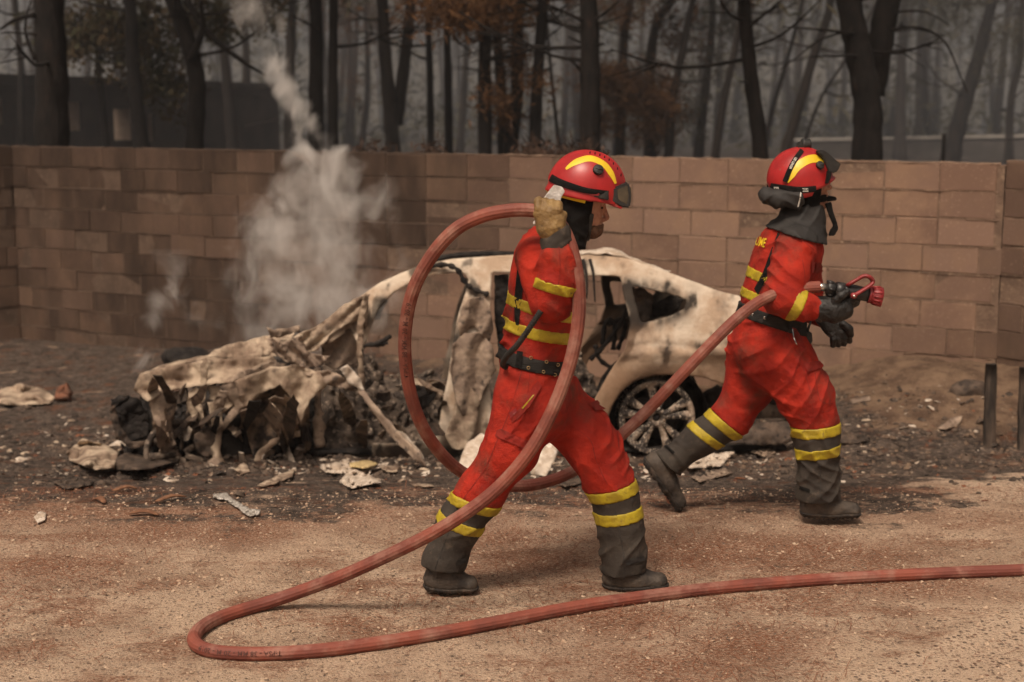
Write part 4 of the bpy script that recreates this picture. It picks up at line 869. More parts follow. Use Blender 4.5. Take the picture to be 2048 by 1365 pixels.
    for i in range(17):
        ph = math.pi/2 + math.pi*i/16; rows.append([R(.142*math.cos(ph), .116*math.sin(ph), -.006), R(.150*math.cos(ph), .123*math.sin(ph), -.022), R(.140*math.cos(ph), .112*math.sin(ph), -.034)])
    mb.grid(rows); add('yellow_rim', mb.build('yellow_rim'), MAT_HYEL, hm)
    g = extrude_px(p, 'goggles', [(1209, 378), (1232, 370), (1254, 363), (1259, 388), (1257, 413), (1240, 412), (1212, 398)], .088, MAT_RUB, hm, bev=.006)
    extrude_px(p, 'lens', [(1231, 377), (1251, 369), (1254, 390), (1250, 406), (1233, 397)], .0905, MAT_LENS, g, bev=.002); extrude_px(p, 'lens', [(1251, 370), (1258.5, 372), (1260, 388), (1258.5, 405), (1251, 405)], .078, MAT_LENS, g, bev=.002)
    extrude_px(p, 'visor_peak', [(1205, 396), (1228, 403), (1243, 413), (1240, 416), (1222, 410), (1203, 402)], .085, MAT_HELM, hm, bev=.003)
    d_ = extrude_px(p, 'side_badge', [(1172, 378), (1185, 376), (1197, 384), (1193, 389), (1176, 388)], .122, MAT_NRED, hm, bev=.002)
    me = text_mesh('MSA', .014); q = p.pt(1182, 384, -.1235); me.transform(Matrix.Translation(q) @ Matrix.Rotation(math.radians(6), 4, 'Y') @ Matrix.Rotation(math.pi/2, 4, 'X')); add('lettering', me, MAT_WHITE, d_, smooth=False)
    # silver neck flap hanging at the back, caught by the glove
    fl = extrude_px(p, 'neck_flap', [(1130, 383), (1124, 374), (1108, 370), (1100, 379), (1090, 393), (1079, 407), (1073, 424), (1072, 440), (1066, 444), (1066, 449), (1076, 448), (1084, 424), (1096, 404), (1107, 398), (1112, 408), (1120, 411), (1122, 396)], .007, MAT_SILVER, hm, dd=-.155, bev=.002)
    # gloves
    fx = [1077, 1090, 1103, 1116]
    glove(p, 'glove', MAT_TAN, [(1110, 480, -.31, .040, .043), (1103, 455, -.325, .036, .050), (1096, 424, -.33, .031, .055)],
          [[(x_, 418+i, -.340, .0155), (x_, 404+i*2.2, -.322, .0165), (x_+1, 402+i*2.4, -.278, .0150), (x_+2, 414+i*2, -.250, .0130)] for i, x_ in enumerate(fx)],
          [(1108, 448, -.34, .019), (1121, 440, -.335, .017), (1127, 430, -.315, .015)], [(1108, 484, -.31, .055, .050), (1116, 470, -.312, .050, .048), (1112, 497, -.31, .058, .056)], MAT_GAITER)
    glove(p, 'glove', MAT_TAN, [(1090, 775, .21, .04), (1094, 805, .20, .036, .046)], [[(1084+i*7, 820, .20, .016), (1086+i*7, 842, .20, .015), (1090+i*6, 856, .18, .013)] for i in range(4)], [(1108, 800, .18, .017), (1116, 818, .16, .014)])
build_A1()

# ================================================================ nozzle carrier (farther)
A2 = Person('person', 'firefighter in red coveralls holding a nozzle, dark neck cape, lamp on top of helmet', 6.74, (1600, 1036), (.48, 6.20, -.06), (1.70, 7.26, 1.74), .0065, 7.0)
def build_A2():
    p = A2; v = p.vol
    torso = p.limb([(1600, 452, 0, .085, .065), (1588, 490, 0, .182, .125), (1575, 520, 0, .188, .148), (1562, 560, 0, .182, .148), (1550, 595, 0, .168, .142), (1540, 635, 0, .160, .130), (1536, 690, 0, .185, .172), (1540, 730, 0, .165, .13)], .05)
    armR = p.limb([(1592, 500, -.18, .094), (1580, 550, -.235, .092), (1567, 594, -.27, .084)], .03)
    foreR = p.limb([(1567, 594, -.27, .084), (1604, 611, -.285, .066), (1648, 618, -.27, .050)], .03)
    armL = p.limb([(1606, 505, .18, .090), (1612, 580, .22, .080), (1612, 615, .20, .072), (1650, 638, .02, .05)], .03)
    legF = p.limb([(1566, 715, -.09, .140), (1612, 794, -.105, .126), (1632, 845, -.10, .103), (1635, 885, -.10, .098), (1638, 940, -.09, .089), (1636, 985, -.09, .088), (1635, 1022, -.09, .092)], .05)
    legB = p.limb([(1512, 715, .09, .145), (1500, 772, .10, .116), (1464, 834, .11, .094), (1400, 877, .12, .080), (1330, 934, .12, .070), (1316, 946, .12, .072)], .05)
    p.creases([torso, armR, foreR, armL, legF, legB])
    up = smin(torso, smin(smin(armR, foreR, .025), armL, .02), .03); legs = smin(legF, legB, .025); F = smin(up, legs, .055); p.F = F
    bu = p.half((1480, 622), (1600, 660))
    p.part('jacket', np.maximum(up, -bu), MAT_RED)
    kF = p.half((1591, 861), (1677, 853), -.1); kB = p.half((1417, 817), (1477, 868), .11); x, y, z = v.xyz(); split = p.pt(1548, 800).x
    # the lower rear leg lies beyond a line square to its axis
    tl = np.maximum(smin(torso, smin(legF, legB, .025), .055), bu); low = np.where((x < split), np.where(z < p.pt(1500, 790, .1).z, kB, -1), -kF)
    kBs = p.half((1417, 817), (1477, 868), .11)                # positive above/right of the line
    low = np.where(x < split, -kBs, -kF); p.part('trousers', np.maximum(tl, low), MAT_RED)
    hF = p.half((1595, 1010), (1672, 1006), -.09); hB = p.half((1311, 911), (1354, 951), .12)
    p.part('gaiter', np.maximum(np.maximum(legF, kF), -hF), MAT_GAITER); p.part('gaiter', np.maximum(np.maximum(legB, kBs), -hB), MAT_GAITER)
    for f, a, b, w, dd in [(torso, (1492, 544), (1545, 566), 21, 0), (torso, (1480, 586), (1540, 606), 19, 0), (foreR, (1611, 583), (1588, 632), 24, -.28), (legF, (1591, 871), (1677, 862), 22, -.1), (legF, (1599, 915), (1677, 905), 22, -.1), (legB, (1410, 825), (1470, 874), 20, .11), (legB, (1378, 850), (1431, 890), 18, .12)]:
        p.part('reflective_band', np.maximum(f-.004, p.slab(a, b, w, dd)), MAT_YEL)
    bl = p.part('belt', np.maximum(np.minimum(torso-.010, smin(torso, legs, .055)-.008), p.slab((1480, 622), (1600, 658), 25)), MAT_BELT)
    for (x_, y_) in [(1510, 613), (1506, 630), (1535, 620), (1530, 636)]:
        q, ok = p.drape(torso, [(x_, y_)], .011); mb = MB(); c = Vector(q[0]); ring = [c + Vector((math.cos(t)*.0055, -.002, math.sin(t)*.0055)) for t in np.linspace(0, 2*math.pi, 13)]; mb.tube(ring, .0020, 5, cap=False); add('eyelet', mb.build('eyelet'), MAT_STEEL, bl)
    p.decal('back_strap', [(1556, 464), (1560, 467), (1546, 520), (1532, 560), (1516, 590), (1508, 578), (1526, 545), (1542, 500)], MAT_BLK, .006, F=torso)
    p.seam('back_seam', [(1562, 470), (1550, 515), (1536, 555), (1520, 590)], 2.0, MAT_RED_D, F=torso)
    # back lettering, only its last letters can be seen round the curve of the back
    me = text_mesh('UME', 26); pts = np.zeros(len(me.vertices)*3); me.vertices.foreach_get('co', pts); pts = pts.reshape(-1, 3)
    ang = math.radians(14); px = [(1521 + (x_*.42*math.cos(ang) - y_*.0), 485 + x_*.10 - y_*.95) for x_, y_, _ in pts]; px = [(a_ - (b_-485)*.28, b_) for a_, b_ in px]
    p3, ok = p.drape(torso, px, .005); me.vertices.foreach_set('co', p3.astype(np.float32).ravel()); bm = bmesh.new(); bm.from_mesh(me); bm.verts.ensure_lookup_table()
    bmesh.ops.delete(bm, geom=[vv for vv, k in zip(bm.verts, ok) if not k], context='VERTS'); bm.to_mesh(me); bm.free(); add('lettering', me, MAT_HYEL, p.root, smooth=False)
    p.decal('chest_pocket', [(1625, 524), (1641, 526), (1650, 542), (1636, 548), (1624, 546)], MAT_RED_D, .012)
    p.decal('pocket_flap', [(1606, 726), (1640, 722), (1650, 734), (1616, 744)], MAT_RED_D, .009)
    p.decal('hip_flap', [(1584, 655), (1592, 658), (1604, 676), (1612, 700), (1603, 706), (1596, 690)], MAT_RED_D, .010)
    p.seam('pocket_zip', [(1585, 658), (1588, 676), (1594, 690)], 2, MAT_STEEL, .011)
    for L_ in ([(1570, 660), (1600, 720), (1622, 790), (1628, 855)], [(1630, 745), (1640, 800), (1666, 808)], [(1560, 468), (1600, 480), (1628, 500)], [(1605, 520), (1610, 560), (1600, 590)], [(1640, 930), (1641, 970), (1639, 1005)]): p.seam('seam', L_, 1.4, MAT_RED_D if L_[0][1] < 900 else MAT_CAPE)
    p.decal('gaiter_strap', [(1599, 972), (1620, 979), (1619, 986), (1598, 979)], MAT_BLK, .005, F=legF); p.decal('gaiter_strap', [(1328, 893), (1333, 890), (1350, 905), (1345, 909)], MAT_BLK, .005, F=legB)
    boot(p, (1632, 985), (1616, 1035), (1706, 1036), -.09); boot(p, (1322, 930), (1291, 936), (1346, 1014), .12)
    # ---- body and head
    V2 = Vol((.53, 6.26, .0), (1.62, 7.20, 1.74), .0055); B = V2.full(); ch = p.chain; pt = p.pt
    for sp_ in ([(1600, 455, 0, .06, .045), (1575, 520, 0, .15, .11), (1540, 635, 0, .13, .10), (1538, 700, 0, .14, .12)], [(1592, 500, -.18, .06), (1567, 594, -.27, .05), (1650, 618, -.27, .032), (1685, 612, -.27, .026)], [(1606, 505, .18, .06), (1612, 615, .20, .045), (1652, 640, .02, .032), (1672, 662, .0, .026)], [(1565, 715, -.09, .10), (1632, 850, -.10, .065), (1636, 990, -.09, .04), (1680, 1022, -.09, .022)], [(1512, 715, .09, .10), (1462, 836, .11, .06), (1330, 934, .12, .035), (1340, 1000, .12, .02)]): V2.chain(B, ch(sp_), .03)
    V2.cone(B, pt(1600, 460), pt(1612, 415), .058, .055, .03); Hd = V2.full()
    V2.ball(Hd, pt(1606, 365), (.098, .077, .105), .01); V2.cone(Hd, pt(1630, 370), pt(1636, 402), (.056, .044), (.042, .036), .025); V2.ball(Hd, pt(1645, 408), (.024, .028, .021), .02)
    V2.cone(Hd, pt(1615, 390), pt(1638, 408), (.056, .035), (.038, .022), .03)
    V2.cone(Hd, pt(1650, 362), pt(1660, 375), (.0075, .008), (.012, .0105), .010); V2.cone(Hd, pt(1656, 377, -.011), pt(1656, 377, .011), .008, .008, .008)
    V2.cone(Hd, pt(1652, 388, -.016), pt(1652, 388, .016), .0095, .0095, .008); V2.cone(Hd, pt(1652, 396, -.014), pt(1652, 396, .014), .0085, .0085, .008)
    for sd in (-1, 1): V2.ball(Hd, pt(1651, 360, sd*.034), (.012, .015, .010), .008, sub=True); V2.ball(Hd, pt(1646, 377, sd*.036), (.018, .018, .017), .018)
    B = smin(B, Hd, .02); body = add('body', V2.mesh('body', B), MAT_SKIN, p.root)
    for sd in (-1, 1): mb = MB(); mb.tube([pt(1648.5, 360, sd*.036), pt(1650, 360, sd*.032)], .004, 8); add('eye', mb.build('eye'), MAT_BLK, body)
    pf = lambda a, b: (lambda A_, B_: V2.plane((A_+B_)/2, Vector((-(B_-A_).z, 0, (B_-A_).x))))(p.pt(*a), p.pt(*b))
    front = pf((1634, 412), (1639, 350)); nk = V2.full(); V2.cone(nk, pt(1610, 390), pt(1600, 450), (.085, .078), (.10, .085), .03)
    Bal = smin(Hd-.010, nk, .03); Bal = np.maximum(np.maximum(Bal, -front), pf((1530, 370), (1670, 352))); add('balaclava', V2.mesh('balaclava', Bal), MAT_BLK, p.root)
    st = np.maximum(np.maximum(Hd-.014, pf((1560, 396), (1680, 386))), -front-.03); st = np.maximum(st, -pf((1560, 410), (1680, 400))); add('chin_strap', V2.mesh('chin_strap', st), MAT_BLK, p.root)
    # cape over the shoulders
    cp = v.full(); v.chain(cp, p.chain([(1608, 405, 0, .080, .085), (1605, 440, 0, .105, .100), (1596, 478, 0, .205, .130)]), .04); cp = smin(cp, torso-.016, .03); cp = np.minimum(cp, smin(smin(armR, armL, .02), torso, .03)-.014)
    v.near(cp, lambda x, y, z: wrinkle(x, y, z, .8, 12), .05); cut = p.half((1528, 455), (1662, 494)); cut2 = p.half((1560, 402), (1660, 414))
    p.part('neck_cape', np.maximum(np.maximum(cp, -cut), cut2), MAT_CAPE)
    extrude_px(p, 'cape_tab', [(1650, 408), (1662, 404), (1666, 425), (1673, 444), (1676, 458), (1668, 472), (1657, 472), (1660, 462), (1667, 452), (1660, 436)], .012, MAT_BLK, p.root, dd=-.05, bev=.003)
    extrude_px(p, 'chin_cup', [(1640, 398), (1658, 392), (1671, 394), (1671, 401), (1658, 402), (1642, 405)], .03, MAT_BLK, p.root, bev=.004)
    hm, loc, R, surf, sc = helmet(p, (1601, 364), math.radians(-12), .144, .120, .150, ([(1566, 363), (1572, 350), (1586, 332), (1606, 320), (1624, 318), (1639, 325)], 15), (1629, 331), 8.5, [([(1598, 303), (1584, 318), (1572, 338), (1563, 362)], (8, 9), 'lamp_strap', .006), ([(1541, 372), (1560, 374), (1590, 377), (1621, 375)], (13, 12), 'rubber_band', .007)], vents=False, dip=.05)
    for (x_, y_, t_, s_) in [(1551, 375, 'MSA', .013), (1600, 377, 'MSA', .020)]:
        xl, zl = loc(x_, y_); q = surf(xl, zl, .013, -1); w_ = .024 if s_ > .015 else .016; f_ = add('rubber_label', MB().build('rubber_label'), MAT_WHITE, hm) if False else None
        xa, za = loc(x_-w_/sc/2, y_); xb, zb = loc(x_+w_/sc/2, y_); qa, qb = surf(xa, za, .0115, -1), surf(xb, zb, .0115, -1); upv = Vector((math.sin(math.radians(-12)), 0, math.cos(math.radians(-12))))
        mb = MB(); mb.v = [tuple(qa-upv*.008), tuple(qb-upv*.008), tuple(qb+upv*.008), tuple(qa+upv*.008)]; mb.f = [(0, 1, 2, 3)]; lb = add('strap_label', mb.build('strap_label'), MAT_WHITE, hm, smooth=False)
        me = text_mesh(t_, s_*.75); ax = (qb-qa).normalized(); nn = ax.cross(upv).normalized(); m4 = Matrix((ax, upv, nn)).transposed().to_4x4(); m4.translation = (qa+qb)/2 + nn*.0012; me.transform(m4); add('lettering', me, MAT_BLK, lb, smooth=False)
    me = text_mesh('LED LENSER', .0125); xy = np.zeros(len(me.vertices)*3); me.vertices.foreach_get('co', xy); xy = xy.reshape(-1, 3); out = []
    Ls = [Vector((*loc(*q), 0)) for q in spline([Vector((1590, 311, 0)), Vector((1578, 327, 0)), Vector((1569, 346, 0))], 1) for q in [(q.x, q.y)]]
    for x_, y_, _ in xy:
        t = .5 + x_/.115; a_, b_ = Ls[0], Ls[-1]; mid = Ls[1]; q = a_*(1-t)**2 + (mid*2-(a_+b_)/2)*2*t*(1-t) + b_*t*t if False else a_.lerp(b_, t) + (mid-(a_+b_)/2)*(1-(2*t-1)**2); dr = (b_-a_).normalized(); nn = Vector((-dr.y, dr.x, 0)); q = q + nn*y_; out.append(surf(q.x, q.y, .0095, -1))
    me.vertices.foreach_set('co', np.array([tuple(q) for q in out], np.float32).ravel()); me.update(); add('lettering', me, MAT_WHITE, hm, smooth=False)
    lm = extrude_px(p, 'helmet_lamp', [(1594, 290), (1598, 284), (1606, 283), (1606, 297), (1594, 298)], .022, MAT_RUB, hm, bev=.003)
    mb = MB(); a_ = pt(1604, 290); d_ = Vector((.94, 0, .1)).normalized(); mb.tube([a_, a_+d_*.012, a_+d_*.02, a_+d_*.034, a_+d_*.038], [.026, .027, .022, .024, .021], 18); add('lamp_head', mb.build('lamp_head'), MAT_RUB, lm)
    extrude_px(p, 'lamp_mount', [(1598, 298), (1612, 297), (1618, 303), (1602, 306)], .02, MAT_RUB, hm, bev=.002)
    g = extrude_px(p, 'goggles', [(1626, 303), (1637, 299), (1648, 305), (1658, 314), (1672, 327), (1672, 334), (1663, 345), (1650, 343), (1643, 324), (1637, 312)], .086, MAT_RUB, hm, bev=.005)
    extrude_px(p, 'lens', [(1653, 310), (1674, 327), (1673, 331), (1661, 325), (1652, 314)], .078, MAT_LENS, g, bev=.001)
    gs = extrude_px(p, 'goggle_strap', [(1646, 340), (1653, 342), (1652, 352), (1646, 366), (1640, 365), (1644, 352)], .112, MAT_BLK, hm, bev=.002)
    # rolled neck flap with pale edge
    nf = v.full(); v.cone(nf, p.pt(1532, 391, -.06), p.pt(1598, 393, -.115), (.04, .030), (.02, .028), .02); v.cone(nf, p.pt(1532, 391, .06), p.pt(1598, 393, .115), (.04, .030), (.02, .028), .02); v.cone(nf, p.pt(1536, 391, -.06), p.pt(1536, 391, .06), .032, .032, .02); v.cone(nf, p.pt(1560, 400, -.10), p.pt(1600, 408, -.115), (.02, .03), (.014, .03), .03); v.cone(nf, p.pt(1552, 400, -.08), p.pt(1552, 400, .08), .034, .034, .03)
    v.near(nf, lambda x, y, z: wrinkle(x*1.5, y*1.5, z*1.5, .8, 2), .04); p.part('rolled_flap', nf, MAT_CAPE, None); p.seam('flap_edge', [(1602, 384), (1600, 398), (1596, 414)], 2.5, MAT_WHITE, .003, F=nf)
    # gloves
    glove(p, 'glove', MAT_BLKGLOVE, [(1648, 620, -.275, .048, .046), (1668, 622, -.285, .046, .052), (1690, 616, -.29, .036, .050)],
          [[(1696+i*5, 612-i*2, -.275+.0*i, .0185), (1704+i*3.5, 600-i*1.5, -.30+i*.012, .0175), (1700+i*4, 588, -.285+i*.01, .016), (1694+i*5, 580, -.25, .014)] for i in range(4)],
          [(1668, 604, -.31, .019), (1682, 592, -.325, .018), (1694, 584, -.32, .015)], [(1640, 619, -.275, .058, .055), (1656, 618, -.275, .060, .060)], MAT_BLKGLOVE)
    glove(p, 'glove', MAT_BLKGLOVE, [(1650, 636, -.02, .046, .044), (1666, 652, -.06, .040, .046), (1677, 664, -.08, .028, .046)],
          [[(1666+i*9, 668-i*1.5, -.09-i*.004, .0165), (1667+i*10, 680-i*1.5, -.095, .0155), (1666+i*11, 691-i*1.2 - (5 if i == 3 else 0), -.085, .0135)] for i in range(4)],
          [(1686, 648, -.11, .017), (1699, 658, -.12, .016), (1702, 670, -.11, .014)])
    # belt radio
    mb = MB(); q = p.pt(1613, 672, -.05); me = extrude_px(p, 'radio', [(1607, 666), (1622, 664), (1624, 682), (1614, 695), (1608, 688)], .02, MAT_RUB, p.root, dd=-.10, bev=.003); mb.tube([p.pt(1613, 668, -.10), p.pt(1622, 642, -.10)], [.007, .004], 8); add('aerial', mb.build('aerial'), MAT_RUB, me)
build_A2()

# ================================================================ nozzle and hose
def nozzle():
    d = 6.46; a = P(1636, 573.5, d); b = P(1762, 594, d); ax = (b-a).normalized(); L = (b-a).length; pt = lambda t, o=0.0, l=0.0: a + ax*(L*t) + Vector((0, 0, o)) + Vector((0, l, 0))
    root = empty('hose_nozzle', tuple(a), 'black and dark red branch nozzle with bail handle held by the farther firefighter', 'nozzle')
    def rev(name, prof, m, n=24, par=None): mb = MB(); mb.tube([pt(t) for t, r in prof], [r*.78 for t, r in prof], n); return add(name, mb.build(name), m, par or root)
    rev('ferrule', [(-.02, .0225), (.145, .0225)], MAT_STEEL)
    cp = rev('coupling', [(.13, .026), (.14, .038), (.16, .041), (.23, .041), (.25, .036), (.27, .033)], MAT_NBLK)
    for k in range(6):
        t = 2*math.pi*k/6; mb = MB(); off = Vector((0, math.cos(t), math.sin(t)))*.032; mb.tube([pt(.15)+off, pt(.24)+off], .007, 6); add('coupling_lug', mb.build('coupling_lug'), MAT_NBLK, cp)
    rev('swivel_ring', [(.27, .034), (.28, .044), (.40, .044), (.41, .040)], MAT_NBLK); rev('barrel', [(.40, .038), (.42, .042), (.55, .043), (.70, .039), (.80, .040)], MAT_NBLK)
    rev('red_ring', [(.795, .042), (.80, .046), (.835, .046), (.84, .043)], MAT_NRED); tip = rev('tip', [(.835, .041), (.85, .046), (.94, .052), (1.0, .054), (1.01, .046), (.97, .036)], MAT_NRED)
    for k in range(14):
        t = 2*math.pi*k/14; mb = MB(); o1 = Vector((0, math.cos(t), math.sin(t))); mb.tube([pt(.86)+o1*.037, pt(.99)+o1*.042], .0045, 5); add('tip_rib', mb.build('tip_rib'), MAT_NRED, tip)
    dd = d-.042; pts = [P(1707, 592, dd), P(1722, 584, dd), P(1738, 572, dd), P(1745, 564, dd), P(1741, 556, d-.045), P(1729, 553.5, d-.03), P(1729, 553.5, d+.03), P(1741, 556, d+.045), P(1745, 564, d+.042), P(1738, 572, d+.042), P(1722, 584, d+.042), P(1707, 592, d+.042)]
    pts2 = [P(1707, 592, dd), P(1724, 582, dd), P(1742, 570, dd), P(1745, 562, dd+.005), P(1738, 554, d-.045), P(1727, 553, d-.04), P(1712, 561, d-.035), P(1698, 569, d-.03), P(1698, 569, d+.03), P(1712, 561, d+.035), P(1727, 553, d+.04), P(1738, 554, d+.045), P(1745, 562, d+.05), P(1742, 570, d+.042), P(1724, 582, d+.042), P(1707, 592, d+.042)]
    mb = MB(); sp = spline(pts2, 5); mb.tube(sp, .0085, 8, ell=1.5); h = add('bail_handle', mb.build('bail_handle'), MAT_NRED, root); mb = MB(); q = P(1707, 592, dd); mb.tube([q+Vector((0, .02, 0)), q-Vector((0, .012, 0))], .013, 14); add('pivot', mb.build('pivot'), MAT_NRED, h); mb = MB(); mb.tube([q-Vector((0, .012, 0)), q-Vector((0, .017, 0))], .006, 10); add('pivot_bolt', mb.build('pivot_bolt'), MAT_STEEL, h)
nozzle()
def hose():
    r = .0245
    air = [(1640, 574, 6.455), (1610, 576, 6.455), (1575, 582, 6.435), (1530, 597, 6.405), (1480, 632, 6.355), (1420, 690, 6.315), (1360, 753, 6.285), (1300, 816, 6.265), (1250, 864, 6.235), (1200, 908, 6.215), (1150, 941, 6.185), (1100, 962, 6.135), (1050, 972, 6.055), (995, 970, 5.975), (945, 956, 5.885), (900, 926, 5.805), (858, 876, 5.715), (828, 812, 5.635), (812, 735, 5.575), (811, 655, 5.525), (827, 580, 5.485), (862, 514, 5.455), (908, 462, 5.430), (960, 434, 5.415), (1015, 422, 5.405), (1060, 421, 5.405), (1098, 429, 5.410), (1124, 454, 5.395), (1145, 505, 5.375), (1156, 565, 5.360), (1158, 625, 5.355), (1149, 690, 5.345), (1131, 755, 5.335), (1103, 825, 5.325), (1068, 890, 5.320), (1026, 945, 5.315), (978, 992, 5.315), (920, 1034, 5.325), (850, 1075, 5.345), (770, 1114, 5.375), (690, 1150, 5.415)]
    pts = [P(*q) for q in air]
    for q in [(610, 1180), (540, 1204), (480, 1222), (430, 1240), (398, 1260), (388, 1280), (402, 1296), (440, 1305), (500, 1308), (580, 1306), (680, 1297), (800, 1280), (900, 1263), (1020, 1240), (1150, 1215), (1280, 1195), (1400, 1180), (1540, 1167), (1700, 1156), (1880, 1147), (2060, 1140), (2300, 1132), (2700, 1124)]:
        g = G(*q, lift=r-.002)
        if q[0] in (610, 540) and len(pts) == len(air) + (q[0] == 540): g = P(*q, {610: 5.46, 540: 5.46}[q[0]])
        pts.append(g)
    sp = spline(pts, 7); mb = MB(); n = 20; up = None; rings = []; frames = []
    for i, q in enumerate(sp):
        t = (sp[min(i+1, len(sp)-1)]-sp[max(i-1, 0)]).normalized(); up = up if up is not None else Vector((0, 0, 1)); sx = t.cross(up).normalized(); up = sx.cross(t).normalized(); frames.append((q, sx.copy(), up.copy()))
        rings.append([q + (sx*math.cos(a)+up*math.sin(a))*(r*(1+.030*math.cos(12*a))) for a in [2*math.pi*j/60 for j in range(60)]])
    mb.grid(rings, closev=True); o = top('fire_hose', mb.build('fire_hose'), MAT_HOSE, 'ribbed red fire hose looped over the shoulder and lying across the ground', 'hose', origin=tuple(G(1280, 1195)))
    # printed lettering along the hose
    cum = [0.0]
    for a, b in zip(sp[:-1], sp[1:]): cum.append(cum[-1]+(b-a).length)
    def at(s_):
        i = int(np.clip(np.searchsorted(cum, s_)-1, 0, len(sp)-2)); f = (s_-cum[i])/(cum[i+1]-cum[i]+1e-9); return [frames[i][k].lerp(frames[i+1][k], f) for k in range(3)]
    def pr(txt, s0, size, flip):
        me = text_mesh(txt, size); co = np.zeros(len(me.vertices)*3); me.vertices.foreach_get('co', co); co = co.reshape(-1, 3); out = []
        for x_, y_, _ in co:
            q, sx, up_ = at(s0 + x_*flip); vw = (Vector((0, 0, CAMH))-q).normalized(); tt = up_.cross(sx); vw = (vw - tt*vw.dot(tt)).normalized(); ot = vw.cross(tt)*flip; a = y_/r
            out.append(tuple(q + (vw*math.cos(a)+ot*math.sin(a))*(r*1.05)))
        me.vertices.foreach_set('co', np.array(out, np.float32).ravel()); me.update(); add('print', me, MAT_INK, o, smooth=False)
    def s_near(px, py, i0, i1):
        best = None
        for i in range(i0, i1):
            q = sp[i]; v_ = q - Vector((0, 0, CAMH)); f_ = v_.y*_cp - v_.z*_sp; u_ = 1024+FPX*v_.x/f_; w_ = 682.5-FPX*(v_.y*_sp+v_.z*_cp)/f_; e = (u_-px)**2+(w_-py)**2
            if best is None or e < best[0]: best = (e, cum[i])
        return best[1]
    half = 7*len(air); pr('TIPSA - 38 MM - 20 M - 2019', s_near(485, 1306, half, len(sp)), .024, -1)
    pr('TIPSA - 38 MM - 20 M - 2019', s_near(813, 680, 100, half), .026, 1)
hose()
# ================================================================ THE BURNT CAR
PHI = math.radians(-2); CE = Vector((-math.cos(PHI), math.sin(PHI), 0)); CN = Vector((math.sin(PHI), math.cos(PHI), 0)); CR = P(1315, 838, 9.4); CR.z = 0
def C(px, py, off=0.0):
    r = ray(px, py); o = Vector((0, 0, CAMH)); t = (CR + CN*off - o).dot(CN)/r.dot(CN); return o + r*t
def side_b(c): return .24*np.clip((c-.42)/.50, 0, 1)**1.2 + .07*np.clip((-.12-c)/.25, 0, 1)**2
def CL(px, py):
    b = 0.0
    for _ in range(4): q = C(px, py, b); b = float(side_b(q.z))
    return (q-CR).dot(CE), q.z
def LW(a, b, c): return CR + CE*a + CN*b + Vector((0, 0, c))
def to_world(me):
    n = len(me.vertices); co = np.zeros(n*3, np.float32); me.vertices.foreach_get('co', co); co = co.reshape(-1, 3); R = np.array(CR); e = np.array(CE); nn = np.array(CN)
    w_ = R + co[:, :1]*e + co[:, 1:2]*nn + co[:, 2:]*np.array([0, 0, 1.]); me.vertices.foreach_set('co', w_.astype(np.float32).ravel()); me.update(); return co
def ash(name, c1, c2, c3, f2=(.42, .58), f3=(.55, .65), s2=4, s3=24, rough=.85, soot_shade=True, bump=.35):
    return M(name, c1, c2, s2, rough, c3=c3, scale3=s3, f2=f2, f3=f3, bump=bump, bscale=28, spec=.2, coord='World', attr=[('soot_shade', (0.018, 0.014, 0.012)), ('tan', (0.21, 0.125, 0.075))] if soot_shade else None, detail=7)
MAT_SHELL = ash('burnt_pale_steel', (0.60, 0.50, 0.395), (0.42, 0.305, 0.215), (0.15, 0.105, 0.078), s3=3.2, f3=(.52, .72))
MAT_SHEET = ash('crumpled_pale_sheet', (0.46, 0.36, 0.265), (0.20, 0.14, 0.10), (0.10, 0.072, 0.056), soot_shade=False, s2=5, s3=9, f3=(.58, .72))
MAT_SHEET_G = ash('crumpled_grey_sheet', (0.20, 0.145, 0.11), (0.34, 0.255, 0.19), (0.09, 0.068, 0.055), soot_shade=False, s2=8, s3=18)
MAT_SHEET_D = ash('scorched_dark_sheet', (0.050, 0.038, 0.031), (0.11, 0.078, 0.058), (0.024, 0.02, 0.018), soot_shade=False, s2=7, s3=20)
MAT_INNER = ash('wheelhouse_steel', (0.155, 0.100, 0.065), (0.30, 0.21, 0.145), (0.022, 0.017, 0.015), soot_shade=False, s2=7, s3=4, f3=(.48, .60))
MAT_CHAR = ash('char', (0.012, 0.010, 0.0095), (0.03, 0.025, 0.022), (0.065, 0.05, 0.042), soot_shade=False, s2=12, s3=30, f3=(.62, .72), bump=.8)
MAT_RUBBLE = ash('ashen_rubble', (0.040, 0.031, 0.026), (0.13, 0.098, 0.075), (0.36, 0.28, 0.215), soot_shade=False, s2=9, s3=22, f3=(.57, .66), bump=.9)
MAT_RIM = ash('ash_mottled_alloy', (0.27, 0.20, 0.15), (0.035, 0.028, 0.025), (0.58, 0.48, 0.38), soot_shade=False, s2=9, s3=70, f2=(.43, .52), f3=(.54, .62), rough=.7)
MAT_WHITEASH = ash('white_ash_sheet', (0.58, 0.49, 0.40), (0.40, 0.31, 0.235), (0.70, 0.62, 0.54), soot_shade=False, s2=10, s3=30)
car = empty('burnt_car', LW(1.3, .85, -.38), 'burnt-out shell of a pale car without doors or glass, collapsed nose smouldering', 'car')
px2 = lambda pts: [CL(*q) for q in pts]
